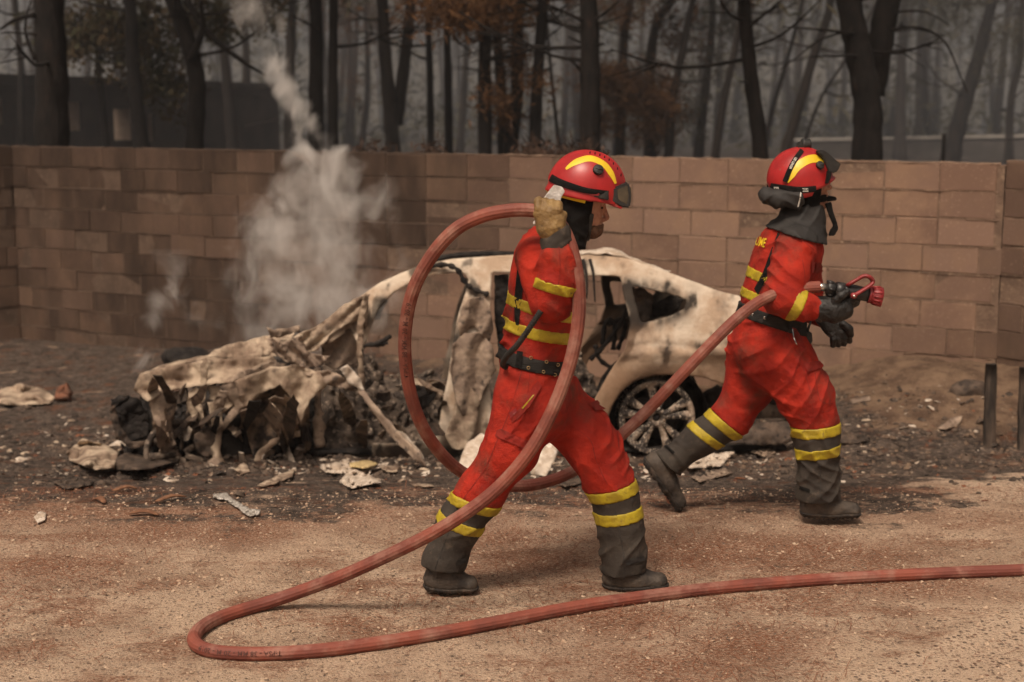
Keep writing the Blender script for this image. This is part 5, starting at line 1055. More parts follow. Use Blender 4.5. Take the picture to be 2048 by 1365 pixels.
def side_shell():
    v = Vol((-1.02, -.16, -.46), (2.72, .52, 1.12), .0105); a = v.X[:, None]; c = v.Z[None, :]; A_, C_ = np.broadcast_arrays(a, c); A_ = A_ + .012*vn(A_*4, C_*4, A_*0) ; C_ = C_ + .012*vn(A_*4, C_*4+50, A_*0)
    rail = poly_sdf(A_, C_, px2([(640, 672), (680, 632), (720, 596), (760, 566), (800, 546), (850, 528), (900, 518), (1000, 511), (1100, 509), (1180, 509), (1240, 515), (1300, 534), (1350, 552), (1420, 574), (1480, 594), (1480, 606), (1420, 590), (1350, 572), (1300, 560), (1262, 556), (1180, 553), (1100, 548), (985, 545), (930, 545), (870, 549), (830, 560), (790, 585), (755, 622), (738, 660), (730, 690), (715, 690), (700, 660), (660, 690)]))
    bp = poly_sdf(A_, C_, px2([(925, 540), (985, 540), (980, 600), (974, 700), (978, 760), (985, 850), (1000, 905), (860, 905), (880, 840), (893, 760), (903, 700), (915, 640), (930, 590), (937, 560)]))
    cs = poly_sdf(A_, C_, px2([(1240, 553), (1262, 557), (1272, 600), (1282, 645), (1275, 690), (1240, 750), (1205, 810), (1190, 860), (1163, 860), (1188, 800), (1222, 740), (1252, 690), (1260, 650), (1252, 610)]))
    qp = poly_sdf(A_, C_, px2([(1250, 553), (1300, 553), (1350, 568), (1420, 586), (1480, 598), (1540, 614), (1580, 640), (1600, 690), (1598, 745), (1570, 775), (1500, 783), (1452, 775), (1432, 768), (1405, 757), (1375, 750), (1340, 747), (1305, 750), (1270, 762), (1243, 782), (1225, 808), (1212, 840), (1205, 880), (1192, 880), (1190, 840), (1215, 790), (1245, 740), (1268, 690), (1276, 645), (1265, 600)]))
    qw = poly_sdf(A_, C_, px2([(1256, 573), (1280, 575), (1320, 584), (1358, 596), (1372, 605), (1366, 620), (1340, 632), (1300, 642), (1276, 645), (1266, 610)]))
    sill = poly_sdf(A_, C_, px2([(745, 888), (860, 882), (1000, 884), (1180, 880), (1210, 890), (1208, 915), (1000, 920), (850, 922), (745, 917)]))
    qp = np.maximum(qp, -qw); s2 = smin(smin(rail, bp, .02), smin(qp, sill, .02), .02); s2 = smin(s2, cs, .02)
    aw, cw = CL(1315, 838); rr_ = np.hypot(A_-aw, C_-cw)
    bs = side_b(C_) - .045*np.exp(-((rr_-.34)/.09)**2) - .035*np.exp(-((C_-.34)/.05)**2)*ss(1.0, .5, A_)*ss(-1, 0, C_) + .008*fbm(A_*5, C_*5, A_*0, 4) + .02*ss(.34, .14, C_)*ss(.75, .45, A_)*ss(.30, .42, rr_)
    crease = .014*np.exp(-((C_-CL(1380, 692)[1])/.02)**2)*ss(.45, .2, A_); bs = bs + crease
    th = .018 + .035*ss(.06, .0, np.abs(rail+.03)) + .02*(bp < .01)
    F = -smin(-(s2[:, None, :] + 0*v.Y[None, :, None]), -(np.abs(v.Y[None, :, None]-bs[:, None, :]-th[:, None, :]*.5) - th[:, None, :]*.5 - .006), .014)
    me = v.mesh('side_shell', F.astype(np.float32)); co = to_world(me); a_, b_, c_ = co.T; r2 = np.hypot(a_-aw, c_-cw)
    nz = fbm(a_*5, b_*5, c_*5, 5); nz2 = fbm(a_*2.2, b_*2.2, c_*2.2+9, 4)
    soot_shade = ss(.43, .33, r2 + .05*nz)*.92 + ss(.40, .62, c_)*ss(.88, .70, c_)*ss(-.2, .5, nz+.3*(a_ > .4))*.75*ss(.62, .1, a_)*ss(-.4, .0, a_) + ss(-.16, -.30, c_+.06*nz)*.7 + (ss(.05, .35, nz2)*.55)*ss(.3, -.1, c_)
    nz3 = fbm(a_*9+3, b_*9, c_*4, 5); qe = poly_sdf(a_, c_, px2([(1256, 573), (1280, 575), (1320, 584), (1358, 596), (1372, 605), (1366, 620), (1340, 632), (1300, 642), (1276, 645), (1266, 610)]))
    soot_shade = soot_shade + .8*(b_ > side_b(c_)+.045)*(c_ < .8) + .85*ss(.09, .0, qe + .05*nz)*ss(-.25, .2, nz3+.1) + .75*ss(.10, .34, nz3) + .6*ss(.05, .3, nz)*ss(1.0, 1.6, a_)
    soot_shade = soot_shade + .55*np.exp(-((c_-CL(1380, 696)[1])/.035)**2)*ss(.6, .3, a_)*ss(-.35, .25, nz3)  # shade of the body crease painted in as a dark band
    tan = np.clip(.85*ss(.42, .10, c_ + .12*nz)*ss(.7, .3, a_) + .5*ss(.0, .4, nz2), 0, .85)*ss(.75, .55, c_)
    attr_set(me, 'soot_shade', np.clip(soot_shade, 0, .96)); attr_set(me, 'tan', tan); o = add('side_shell', me, MAT_SHELL, car)
    me2 = me.copy(); co2 = co.copy(); co2[:, 1] = 1.72-co[:, 1]; co2[:, 2] -= .13*ss(-.2, .8, co[:, 2]) 
    w_ = np.array(CR) + co2[:, :1]*np.array(CE) + co2[:, 1:2]*np.array(CN) + co2[:, 2:]*np.array([0, 0, 1.]); me2.vertices.foreach_set('co', w_.astype(np.float32).ravel()); me2.flip_normals(); me2.update(); at2 = me2.attributes['soot_shade']; at2.data.foreach_set('value', np.clip(soot_shade*.3+.72+.25*nz, .4, .97).astype(np.float32)); me2.materials.clear()
    add('side_shell', me2, MAT_SHELL, car)
side_shell()
def roof():
    mb = MB(); rows = []; xs = list(range(1160, 1345, 8)); rr = random.Random(4)
    for x in xs:
        y = np.interp(x, [800, 900, 1000, 1100, 1180, 1240, 1300, 1340], [548, 520, 513, 511, 511, 517, 536, 550]); a, c = CL(x, y); row = []
        for j in range(15):
            f = j/14; b = .235 + f*1.22; bump = .05*math.exp(-((x-1235)/45)**2)*math.sin(f*3.1)**.7 + .022*float(vn(np.array(x*.035), np.array(f*5.0), np.array(2.0))); row.append(LW(a, b, c - .135*f + bump + .02))
        rows.append(row)
    mb.grid(rows); o = add('roof', mb.build('roof'), MAT_WHITEASH, car); o.modifiers.new('t', 'SOLIDIFY').thickness = .01
    mb = MB(); pts = [];                                             # dark front roof bow and melted sunroof edge
    for x, y in [(850, 524), (880, 517), (920, 511), (960, 509), (1010, 509), (1060, 510)]: pts.append(C(x, y, 1.3))
    mb.tube(spline(pts, 4), .022, 8); add('roof_bow', mb.build('roof_bow'), MAT_CHAR, car)
    for k, xx in enumerate((1165, 1172, 1186)):
        mb = MB(); mb.tube(spline([C(xx-6, 520, .2), C(xx, 545, .14), C(xx+2, 570, .12), C(xx-2+3*k, 592+6*k, .13)], 4), [.012-.0006*i for i in range(13)], 6); add('melted_strip', mb.build('melted_strip'), MAT_CHAR, car)
    mb = MB(); mb.tube(spline([C(850, 535, .18), C(890, 530, .16), C(915, 540, .12), C(930, 565, .10), C(950, 580, .09), C(978, 590, .08)], 5), [.016+.006*math.sin(i*1.9) for i in range(26)], 8); add('melted_seal', mb.build('melted_seal'), MAT_CHAR, car)
roof()
def sheet(name, poly, off, m, amp=.03, freq=.03, fold=None, thick=.006, seed=0, step=9, parent=car, slope=None, flat=False):
    """a piece of torn panel: pixel outline placed on the car's side plane (moved inwards by off), buckled in depth"""
    bm = bmesh.new(); rr = random.Random(seed); pp = []
    n = len(poly)
    for i in range(n):                                               # ragged edge
        (x0, y0), (x1, y1) = poly[i], poly[(i+1) % n]; L_ = math.hypot(x1-x0, y1-y0); k = max(1, int(L_/9))
        for j in range(k): t = j/k; pp.append((x0+(x1-x0)*t + rr.uniform(-1.6, 1.6), y0+(y1-y0)*t + rr.uniform(-1.6, 1.6)))
    bm.faces.new([bm.verts.new((x, -y, 0)) for x, y in pp]); bmesh.ops.triangulate(bm, faces=bm.faces[:])
    for _ in range(6):
        e = [e for e in bm.edges if e.calc_length() > step]
        if not e: break
        bmesh.ops.subdivide_edges(bm, edges=e, cuts=1); bmesh.ops.triangulate(bm, faces=bm.faces[:])
    bmesh.ops.beautify_fill(bm, faces=bm.faces[:], edges=bm.edges[:])
    for v in bm.verts:
        x, y = v.co.x, -v.co.y; q = np.array([x*freq, y*freq, seed*3.7]); dz = amp*float(fbm(q[0], q[1], q[2], 3))
        if fold: fx, fy, fa = fold; ph = x*fx+y*fy; dz += fa*.64*math.asin(math.sin(ph + 1.6*float(vn(q[0]*.7, q[1]*.7, q[2]))))
        dz += amp*.7*abs(float(vn(x*freq*2.3, y*freq*2.3, q[2]+5))) - amp*.2
        if slope: dz += slope[0]*(x-poly[0][0])/300 + slope[1]*(y-poly[0][1])/300
        v.co = C(x, y, off+dz)
    me = bpy.data.meshes.new(name); bm.to_mesh(me); bm.free(); o = add(name, me, m, parent, smooth=not flat); o.modifiers.new('t', 'SOLIDIFY').thickness = thick; return o
sheet('fender', [(281, 749), (336, 734), (400, 723), (478, 716), (545, 712), (562, 735), (500, 755), (470, 765), (400, 772), (339, 782), (295, 803), (267, 780)], -.02, MAT_SHEET, .05, .018, (.02, .10, .035), .006, 1, slope=(0, -.5))
sheet('fender_return', [(281, 749), (336, 733), (400, 721), (478, 714), (545, 709), (560, 700), (478, 702), (400, 712), (330, 728)], .08, MAT_SHEET, .03, .02, None, .01, 2, slope=(0, -2.5))
sheet('bonnet_scrap', [(412, 716), (430, 701), (458, 690), (500, 680), (545, 670), (575, 656), (592, 664), (575, 690), (555, 712), (478, 718)], .22, MAT_SHEET, .06, .03, (.05, .12, .02), .006, 3, slope=(0, -1.2))
sheet('bonnet_edge', [(534, 655), (548, 660), (580, 655), (600, 652), (600, 664), (560, 674), (540, 676)], .30, MAT_SHEET_G, .05, .05, None, .006, 31)
sheet('pillar_skin', [(556, 694), (600, 668), (640, 648), (690, 610), (732, 586), (738, 622), (730, 660), (716, 640), (690, 652), (660, 672), (636, 700), (612, 706), (596, 694)], -.01, MAT_SHEET, .04, .02, (.20, .22, .025), .006, 4)
sheet('folded_panel', [(534, 676), (545, 703), (570, 723), (595, 734), (626, 736), (651, 727), (659, 711), (634, 710), (612, 700), (603, 674), (586, 676), (568, 690), (552, 680)], -.08, MAT_SHEET_G, .05, .03, (.22, -.20, .035), .006, 5, step=6)
sheet('torn_strip', [(598, 724), (630, 742), (655, 740), (676, 748), (722, 784), (690, 779), (640, 764), (605, 748)], -.07, MAT_SHEET_G, .03, .03, (.1, .25, .02), .006, 6, step=6)
sheet('fender_curtain', [(440, 775), (480, 745), (542, 722), (575, 728), (540, 765), (478, 826), (447, 861), (436, 854), (472, 812)], -.05, MAT_SHEET_G, .04, .016, (.06, .06, .02), .006, 7)
sheet('fender_flap', [(416, 770), (440, 772), (474, 810), (452, 822), (430, 845), (424, 815)], -.02, MAT_SHEET, .03, .03, None, .006, 8)
sheet('wheelhouse', [(478, 826), (530, 778), (572, 740), (592, 742), (600, 862), (562, 868), (515, 901), (511, 945), (496, 866)], .06, MAT_INNER, .05, .012, (.07, .0, .012), .008, 9)
sheet('arch_liner', [(515, 903), (540, 882), (575, 864), (600, 862), (600, 872), (570, 877), (542, 896), (524, 918), (518, 966), (500, 968), (506, 930)], -.03, MAT_SHEET, .03, .03, None, .010, 10)
sheet('hinge_pillar', [(594, 736), (616, 738), (622, 900), (602, 905)], .05, MAT_INNER, .02, .03, (.3, 0, .012), .03, 11); sheet('hinge_pillar', [(628, 736), (642, 736), (646, 890), (630, 895)], .08, MAT_SHEET_G, .02, .03, (.4, 0, .01), .03, 12)
sheet('pillar_strip', [(727, 590), (740, 588), (728, 650), (724, 700), (730, 790), (721, 786), (714, 700), (717, 640)], -.05, MAT_SHEET, .03, .03, (.3, .02, .012), .006, 13, step=6)
sheet('metal_shard', [(681, 737), (694, 728), (722, 758), (729, 784), (700, 769)], -.12, MAT_WHITEASH, .02, .03, (.2, .1, .008), .005, 14)
sheet('fallen_strip', [(714, 780), (727, 783), (765, 828), (805, 872), (842, 905), (854, 934), (834, 924), (790, 884), (748, 828)], -.10, MAT_SHEET_G, .02, .03, (.2, -.2, .012), .008, 15, slope=(-.6, -.3), step=6)
sheet('fallen_strip', [(798, 862), (812, 868), (846, 910), (852, 932), (830, 915)], -.22, MAT_WHITEASH, .015, .03, None, .006, 16, step=6)
sheet('wing_drape', [(470, 762), (540, 735), (588, 730), (640, 745), (655, 770), (620, 800), (600, 850), (585, 800), (560, 770), (520, 790), (490, 815)], -.10, MAT_SHEET, .03, .018, (.09, .03, .03), .006, 61, step=7)
sheet('wing_drape', [(640, 690), (672, 672), (716, 640), (724, 690), (716, 735), (690, 728), (668, 740), (650, 730)], .10, MAT_SHEET_G, .03, .02, (.10, .05, .03), .006, 62, step=7)
sheet('wing_drape', [(300, 790), (345, 778), (352, 810), (340, 850), (352, 890), (330, 900), (318, 860), (304, 830)], -.08, MAT_SHEET_G, .03, .02, (.12, .02, .02), .006, 63, step=7)
sheet('wing_drape', [(415, 805), (436, 800), (448, 850), (440, 905), (455, 935), (432, 938), (420, 890), (424, 845)], -.12, MAT_SHEET, .02, .02, (.14, .02, .02), .006, 64, step=7)
sheet('shred', [(376, 785), (390, 775), (402, 780), (400, 796), (411, 850), (402, 860), (395, 836), (385, 838), (374, 812)], -.05, MAT_SHEET, .02, .05, None, .005, 17, step=6)
sheet('shred', [(346, 786), (372, 778), (376, 800), (352, 808)], -.03, MAT_WHITEASH, .02, .05, None, .005, 18, step=6)
sheet('buckled_band', [(402, 728), (412, 714), (420, 728), (414, 760), (412, 800), (403, 808), (400, 770)], -.07, MAT_SHEET, .02, .05, None, .006, 19, step=6)
sheet('dark_flap', [(388, 868), (425, 848), (447, 860), (432, 905), (415, 917), (393, 902)], -.10, MAT_SHEET_D, .04, .03, None, .006, 20)
sheet('dark_flap', [(392, 962), (410, 930), (430, 914), (452, 935), (442, 966), (402, 970)], -.22, MAT_SHEET_G, .03, .03, None, .006, 21, slope=(0, -.6))
sheet('bumper_remnant', [(222, 800), (255, 792), (275, 800), (298, 830), (296, 872), (262, 885), (236, 868)], .05, MAT_CHAR, .06, .03, None, .02, 22)
sheet('bumper_skin', [(218, 815), (228, 812), (240, 850), (262, 884), (300, 880), (330, 870), (320, 890), (262, 898), (232, 876)], -.03, MAT_SHEET_D, .05, .03, None, .01, 23)
sheet('fender_lower', [(300, 802), (330, 790), (352, 800), (345, 850), (330, 885), (308, 870)], .10, MAT_INNER, .06, .03, None, .01, 24)
sheet('strut', [(340, 865), (352, 858), (420, 795), (428, 803), (360, 870), (345, 880)], -.02, MAT_SHEET_D, .02, .03, None, .02, 25)
sheet('strut', [(395, 800), (403, 800), (440, 890), (432, 895)], .05, MAT_SHEET_D, .02, .03, None, .02, 26)
sheet('pillar_wrap', [(925, 612), (940, 596), (965, 594), (980, 612), (984, 660), (978, 700), (968, 680), (950, 655), (935, 660), (922, 690), (917, 650)], -.03, MAT_SHEET_G, .014, .03, (.14, .05, .03), .006, 27, step=6)
sheet('pillar_trim', [(905, 690), (930, 668), (965, 664), (985, 690), (990, 740), (975, 770), (962, 800), (945, 826), (925, 830), (912, 800), (900, 740)], -.05, MAT_SHEET_G, .014, .02, (.13, .03, .028), .006, 28, step=6)
sheet('pillar_foot', [(915, 790), (940, 770), (960, 800), (952, 860), (935, 900), (905, 898), (890, 870), (905, 830)], -.04, MAT_SHEET, .015, .03, (.12, .02, .02), .006, 29)
sheet('opening_shade', [(988, 552), (1016, 548), (1022, 700), (1012, 740), (1000, 720), (990, 640)], .25, MAT_CHAR, .03, .02, None, .02, 30)  # dark sheet standing in for the unlit door opening
sheet('quarter_trim', [(1250, 573), (1290, 578), (1306, 592), (1302, 640), (1272, 646), (1262, 620)], .30, MAT_SHEET_D, .04, .03, None, .01, 33); sheet('quarter_trim', [(1300, 610), (1345, 590), (1366, 598), (1360, 618), (1330, 632), (1302, 640)], .42, MAT_CHAR, .03, .03, None, .01, 34)
sheet('inner_brace', [(950, 818), (958, 808), (1010, 850), (1004, 860)], .15, MAT_SHEET, .01, .03, None, .03, 35)
for k, (a_, b_) in enumerate([((1262, 700), (1180, 850)), ((1255, 720), (1185, 838))]):
    mb = MB(); mb.tube([C(*a_, .05), C((a_[0]+b_[0])/2+3, (a_[1]+b_[1])/2, .03), C(*b_, .05)], .016, 8); add('door_jamb_rib', mb.build('door_jamb_rib'), MAT_SHEET_G, car)
# many torn shreds and twisted bits filling the collapsed nose and the gutted cabin
rs = random.Random(77)
for k in range(95):
    if k < 55: x, y, off = rs.uniform(290, 600), rs.uniform(770, 935), rs.uniform(-.06, .30); y = max(y, 770 + .12*(x-290))
    else: x, y, off = rs.uniform(640, 905), rs.uniform(745, 905), rs.uniform(.15, .9)
    an = rs.uniform(0, 3.14) if k >= 40 else 1.57 + rs.uniform(-.55, .55); L1, L2 = rs.uniform(16, 52), rs.uniform(5, 17); n_ = rs.randint(5, 8); poly = []
    for i in range(n_):
        t = 2*math.pi*i/n_; a_, b_ = L1*math.cos(t)*rs.uniform(.6, 1.1), L2*math.sin(t)*rs.uniform(.5, 1.3); poly.append((x + a_*math.cos(an) - b_*math.sin(an), min(y + a_*math.sin(an) + b_*math.cos(an), 945)))
    sheet('shred', poly, off, rs.choice([MAT_SHEET_D, MAT_SHEET_G, MAT_SHEET_G, MAT_CHAR, MAT_SHEET, MAT_SHEET, MAT_INNER, MAT_WHITEASH] if k < 55 else [MAT_SHEET_D, MAT_SHEET_G, MAT_CHAR, MAT_RUBBLE, MAT_SHEET]), .06, .04, None, .006, 200+k, step=11, flat=True, slope=(rs.uniform(-4, 4), rs.uniform(-4, 4)))
# burnt seat frames and tubes seen through the openings
for k, pts in enumerate([[(1180, 720), (1210, 690), (1245, 640), (1262, 600)], [(1205, 690), (1210, 650), (1222, 640), (1230, 660), (1226, 700)], [(1235, 700), (1250, 660), (1245, 640), (1215, 650)], [(745, 690), (760, 685), (776, 676), (782, 672)], [(690, 700), (735, 690), (760, 690), (775, 684)], [(1190, 690), (1200, 720), (1230, 740)]]):
    mb = MB(); sp = spline([C(x, y, .55 + .1*k) for x, y in pts], 5); mb.tube(sp, [.016*(1+.25*math.sin(i*2.3)) for i in range(len(sp))], 8); add('seat_tube', mb.build('seat_tube'), MAT_CHAR, car)
mb = MB(); L_ = spline([C(650, 706, .35), C(668, 701, .32), (C(690, 702, .32)), C(714, 708, .36)], 6); mb.tube(L_, [.048*(.75+.3*math.sin(math.pi*min(1, .15+i/len(L_))))*(1+.08*math.sin(i*2.7)) for i in range(len(L_))], 12); add('steering_airbag', mb.build('steering_airbag'), MAT_SHEET_G, car)
AS = CL(640, 700)[0]/2.36                                           # heaps are laid out along the traced length of the car
def heap(name, lo, hi, hfun, m, h=.017, amp=.075, sd=0, kind=True, parent=car):
    lo = (lo[0]*AS, *lo[1:]); hi = (hi[0]*AS, *hi[1:]); v = Vol(lo, hi, h); a, b, c = v.xyz(); A_, B_ = np.broadcast_arrays(a[..., 0], b[..., 0]); H_ = hfun(A_/AS, B_)
    F = (c - H_[:, :, None])*.7; F = F + np.zeros(v.n, np.float32); i = np.nonzero(np.abs(F) < .22); x, y, z = v.X[i[0]], v.Y[i[1]], v.Z[i[2]]
    F[i] += amp*(fbm(x*7+sd, y*7, z*7, 3) - 1.3*np.abs(vn(x*12+sd, y*12, z*12))+.3 + .5*vn(x*24, y*24+sd, z*24)); edge = np.maximum(np.maximum(lo[0]+.04-a, a-hi[0]+.04), np.maximum(np.maximum(lo[1]+.04-b, b-hi[1]+.04), lo[2]+.03-c)); F = np.maximum(F, edge).astype(np.float32)
    me = v.mesh(name, F); to_world(me); o = add(name, me, m, parent)
    if kind: o['kind'] = 'stuff'
    return o
ga = lambda a: float(gh(*(LW(a, .8, 0).xy)))
heap('cabin_rubble', (.15, .08, -.55), (2.45, 1.6, .45), lambda a, b: -.32 + .22*ss(1.0, 1.7, a)*ss(.1, .5, b) + .50*np.exp(-((a-.55)/.22)**2)*ss(.25, .6, b) + .26*np.exp(-((a-2.3)/.2)**2)*ss(.1, .5, b), MAT_RUBBLE, .016, .08)
heap('engine_remains', (2.30, .10, -.62), (3.62, 1.55, .40), lambda a, b: -.34 + .26*np.exp(-((a-2.8)/.5)**2) + .10*ss(.3, .8, b), MAT_CHAR, .019, .13, 5)
heap('char_lump', (3.25, .0, -.5), (3.85, .7, .32), lambda a, b: -.40 + .55*np.exp(-((a-3.60)/.13)**2-((b-.30)/.2)**2), MAT_CHAR, .014, .10, 9, kind=False)
mb = MB(); mb.grid([[LW(a, b, -.33) for b in np.linspace(.06, 1.66, 6)] for a in np.linspace(-.85, 2.3, 12)]); o = add('floor_pan', mb.build('floor_pan'), MAT_CHAR, car); o.modifiers.new('t', 'SOLIDIFY').thickness = .03
mb = MB(); mb.grid([[LW(-.93 + .12*ss(.3, .8, c), b, c - .1*(b-.1)*(c > .2)) for b in np.linspace(.05, 1.66, 8)] for c in np.linspace(-.12, .62, 8)]); o = add('tailgate', mb.build('tailgate'), MAT_SHEET_G, car); o.modifiers.new('t', 'SOLIDIFY').thickness = .02
# rear wheel housing
aw, cw = CL(1315, 838)
mb = MB(); R_ = .335; mb.grid([[LW(aw + R_*math.cos(t), b, cw + R_*math.sin(t)) for b in (.04, .25, .52)] for t in np.linspace(-.35, math.pi+.35, 26)]); bb = len(mb.v); mb.v += [tuple(LW(aw + .36*math.cos(t), .52, cw + .36*math.sin(t))) for t in np.linspace(0, 2*math.pi, 25)[:-1]]; mb.f.append(tuple(range(bb, bb+24))); add('wheel_housing', mb.build('wheel_housing'), MAT_CHAR, car)
def wheel():
    r = .243; w = empty('w', (0, 0, 0), 'x', 'x'); bpy.data.objects.remove(w)
    c0 = LW(aw, .03, cw); Wp = lambda rad, t, b: c0 + CE*(rad*math.cos(t)) + CN*b + Vector((0, 0, rad*math.sin(t)))
    n = 48; ths = [2*math.pi*i/n for i in range(n)]; mb = MB()
    prof = [(.205, .006), (.216, -.006), (.232, -.012), (.243, -.010), (.247, .002), (.243, .018), (.225, .03), (.215, .09), (.222, .17), (.243, .185), (.247, .20)]
    mb.grid([[Wp(rd, t, b) for rd, b in prof] for t in ths], closeu=True); W_ = add('wheel', mb.build('wheel'), MAT_RIM, car)
    W_.modifiers.new('t', 'SOLIDIFY').thickness = .006
    for k in range(5):
        for s in (-1, 1):
            t0 = 2*math.pi*k/5 + .35; mb = MB(); rows = []
            for f in np.linspace(0, 1, 7):
                rad = .052 + f*.160; cen = t0 + s*(.19*(1-f) + .20*f) + s*.02*f; wd = (.017 + .020*f**1.4); dep = .012*math.sin(f*math.pi) - .012*(1-f)
                rows.append([Wp(rad, cen - wd/rad*.9*1.0, .012+dep), Wp(rad, cen - wd/rad*.72, .000+dep), Wp(rad, cen, -.004+dep), Wp(rad, cen + wd/rad*.72, .000+dep), Wp(rad, cen + wd/rad*.9, .012+dep), Wp(rad, cen + wd/rad*.6, .03), Wp(rad, cen - wd/rad*.6, .03)])
            mb.grid(rows, closev=True); add('spoke', mb.build('spoke'), MAT_RIM, W_)
    mb = MB(); pr_ = [(.028, .035), (.028, .004), (.040, -.002), (.060, .004), (.066, .016), (.060, .04)]; mb.grid([[Wp(rd, t, b) for rd, b in pr_] for t in ths], closeu=True); add('hub', mb.build('hub'), MAT_RIM, W_)
    mb = MB(); mb.tube([Wp(0, 0, .06), Wp(0, 0, .012), Wp(0, 0, .008)], [.022, .020, .012], 16); add('axle_cap', mb.build('axle_cap'), MAT_CHAR, W_)
    for k in range(5):
        t = 2*math.pi*k/5 + .98; mb = MB(); mb.tube([Wp(.047, t, .02), Wp(.047, t, -.006)], .0085, 8); add('wheel_nut', mb.build('wheel_nut'), MAT_SHEET_G, W_)
    mb = MB(); mb.tube([Wp(0, 0, .075), Wp(0, 0, .095)], .155, 32); add('brake_disc', mb.build('brake_disc'), MAT_CHAR, W_)
wheel()
# collapsed front wheel lying tilted in the ash
def front_rim():
    c0 = C(362, 908, -.04); ax = Vector((.35, -.75, .55)).normalized(); u = ax.cross(Vector((0, 0, 1))).normalized(); v_ = u.cross(ax); n = 40; mb = MB(); Wp = lambda rd, t, b: c0 + u*(rd*math.cos(t)) + v_*(rd*math.sin(t)) + ax*b
    mb.grid([[Wp(rd, 2*math.pi*i/n, b) for rd, b in [(.19, .0), (.215, .012), (.232, .006), (.232, -.01), (.21, -.06), (.20, -.12)]] for i in range(n)], closeu=True); W_ = add('front_rim', mb.build('front_rim'), MAT_RUBBLE, car); W_.modifiers.new('t', 'SOLIDIFY').thickness = .008
    for k in range(7): t = 2*math.pi*k/7; mb = MB(); mb.tube([Wp(.03, t, -.01), Wp(.20, t, .0)], [.02, .024], 8, ell=.6); add('spoke', mb.build('spoke'), MAT_RUBBLE, W_)
front_rim()
# silencer box and dropped rear valance
def px_box(name, poly, off, depth, m):
    bm = bmesh.new(); L = [[bm.verts.new(C(x, y, o_)) for x, y in poly] for o_ in (off, off+depth)]; n = len(poly); bm.faces.new(L[0]); bm.faces.new(L[1][::-1])
    for i in range(n): bm.faces.new((L[0][i], L[1][i], L[1][(i+1) % n], L[0][(i+1) % n]))
    bmesh.ops.recalc_face_normals(bm, faces=bm.faces[:]); bmesh.ops.bevel(bm, geom=bm.edges[:], offset=.012, segments=2, affect='EDGES', clamp_overlap=True); me = bpy.data.meshes.new(name); bm.to_mesh(me); bm.free(); return add(name, me, m, car)
px_box('silencer', [(1500, 806), (1582, 798), (1590, 828), (1578, 836), (1505, 838)], .35, .30, MAT_SHEET_G)
sheet('rear_valance', [(1452, 858), (1500, 850), (1590, 842), (1596, 872), (1560, 890), (1500, 890), (1460, 888)], .05, MAT_SHEET_D, .05, .02, (.0, .15, .02), .008, 40, slope=(0, -.8))
sheet('rear_underbody', [(1432, 772), (1500, 788), (1560, 780), (1600, 760), (1600, 800), (1500, 812), (1440, 830), (1405, 830), (1400, 790)], .35, MAT_CHAR, .04, .02, None, .02, 41)
# ================================================================ LOOSE THINGS ON THE GROUND
def scrap(name, poly, m, label, cat, h=.03, freq=.05, seed=0, thick=.005, step=7, lift=.006, group=None, tilt=0.0):
    """a loose torn piece lying on the ground, its outline traced on the ground, buckled upwards"""
    rr = random.Random(seed); pp = []; n = len(poly)
    for i in range(n):
        (x0, y0), (x1, y1) = poly[i], poly[(i+1) % n]; L_ = math.hypot(x1-x0, y1-y0); k = max(1, int(L_/8))
        for j in range(k): t = j/k; pp.append((x0+(x1-x0)*t + rr.uniform(-1.3, 1.3), y0+(y1-y0)*t + rr.uniform(-.9, .9)))
    bm = bmesh.new(); bm.faces.new([bm.verts.new((x, -y, 0)) for x, y in pp]); bmesh.ops.triangulate(bm, faces=bm.faces[:])
    for _ in range(5):
        e = [e for e in bm.edges if e.calc_length() > step]
        if not e: break
        bmesh.ops.subdivide_edges(bm, edges=e, cuts=1); bmesh.ops.triangulate(bm, faces=bm.faces[:])
    y_hi, y_lo = min(q[1] for q in poly), max(q[1] for q in poly); zs = []
    g0 = G((min(q[0] for q in poly)+max(q[0] for q in poly))/2, y_lo)
    for v in bm.verts:
        x, y = v.co.x, -v.co.y; z_ = lift + h*abs(float(fbm(x*freq, y*freq*1.6, seed*2.3, 3)))*1.4
        if tilt:                                                     # standing up: height read straight from the picture at the foot's distance
            q = P(x, y, g0.y + tilt*(y_lo-y)/max(1, y_lo-y_hi) + .03*float(vn(x*freq, y*freq, seed*1.0))); v.co = q
        else: v.co = G(x, y, lift=z_)
    me = bpy.data.meshes.new(name); bm.to_mesh(me); bm.free()
    o = top(name, me, m, label, cat, group, origin=tuple(g0)); o.modifiers.new('t', 'SOLIDIFY').thickness = thick; return o
S = scrap; grp = 'torn metal scraps on the ground'
S('metal_scrap', [(133, 905), (165, 878), (205, 888), (238, 906), (228, 938), (192, 941), (140, 922)], MAT_SHEET, 'large pale crumpled sheet at the far left of the wreck', 'scrap', .14, .011, 1, group=grp)
S('metal_scrap', [(208, 930), (250, 908), (330, 906), (350, 924), (300, 940), (214, 942)], MAT_SHEET_D, 'dark brown curled sheet right of the large pale crumpled sheet', 'scrap', .10, .012, 2, group=grp)
S('metal_scrap', [(218, 893), (258, 868), (296, 874), (290, 890), (250, 892)], MAT_WHITEASH, 'small white plate above the dark brown curled sheet', 'scrap', .04, .04, 3, lift=.06, group=grp)
S('metal_scrap', [(640, 934), (690, 920), (752, 930), (738, 950), (762, 966), (700, 979), (678, 966), (692, 950), (652, 946)], MAT_WHITEASH, 'white flaking ash sheet in front of the door opening', 'scrap', .05, .05, 4, group=grp)
S('plastic_scrap', [(698, 927), (735, 921), (757, 930), (735, 938), (700, 936)], M('scorched_yellow', (0.55, 0.42, 0.20), (0.40, 0.29, 0.15), 14, .8), 'small yellowish melted scrap on the white ash sheet', 'scrap', .03, .05, 5, lift=.04)
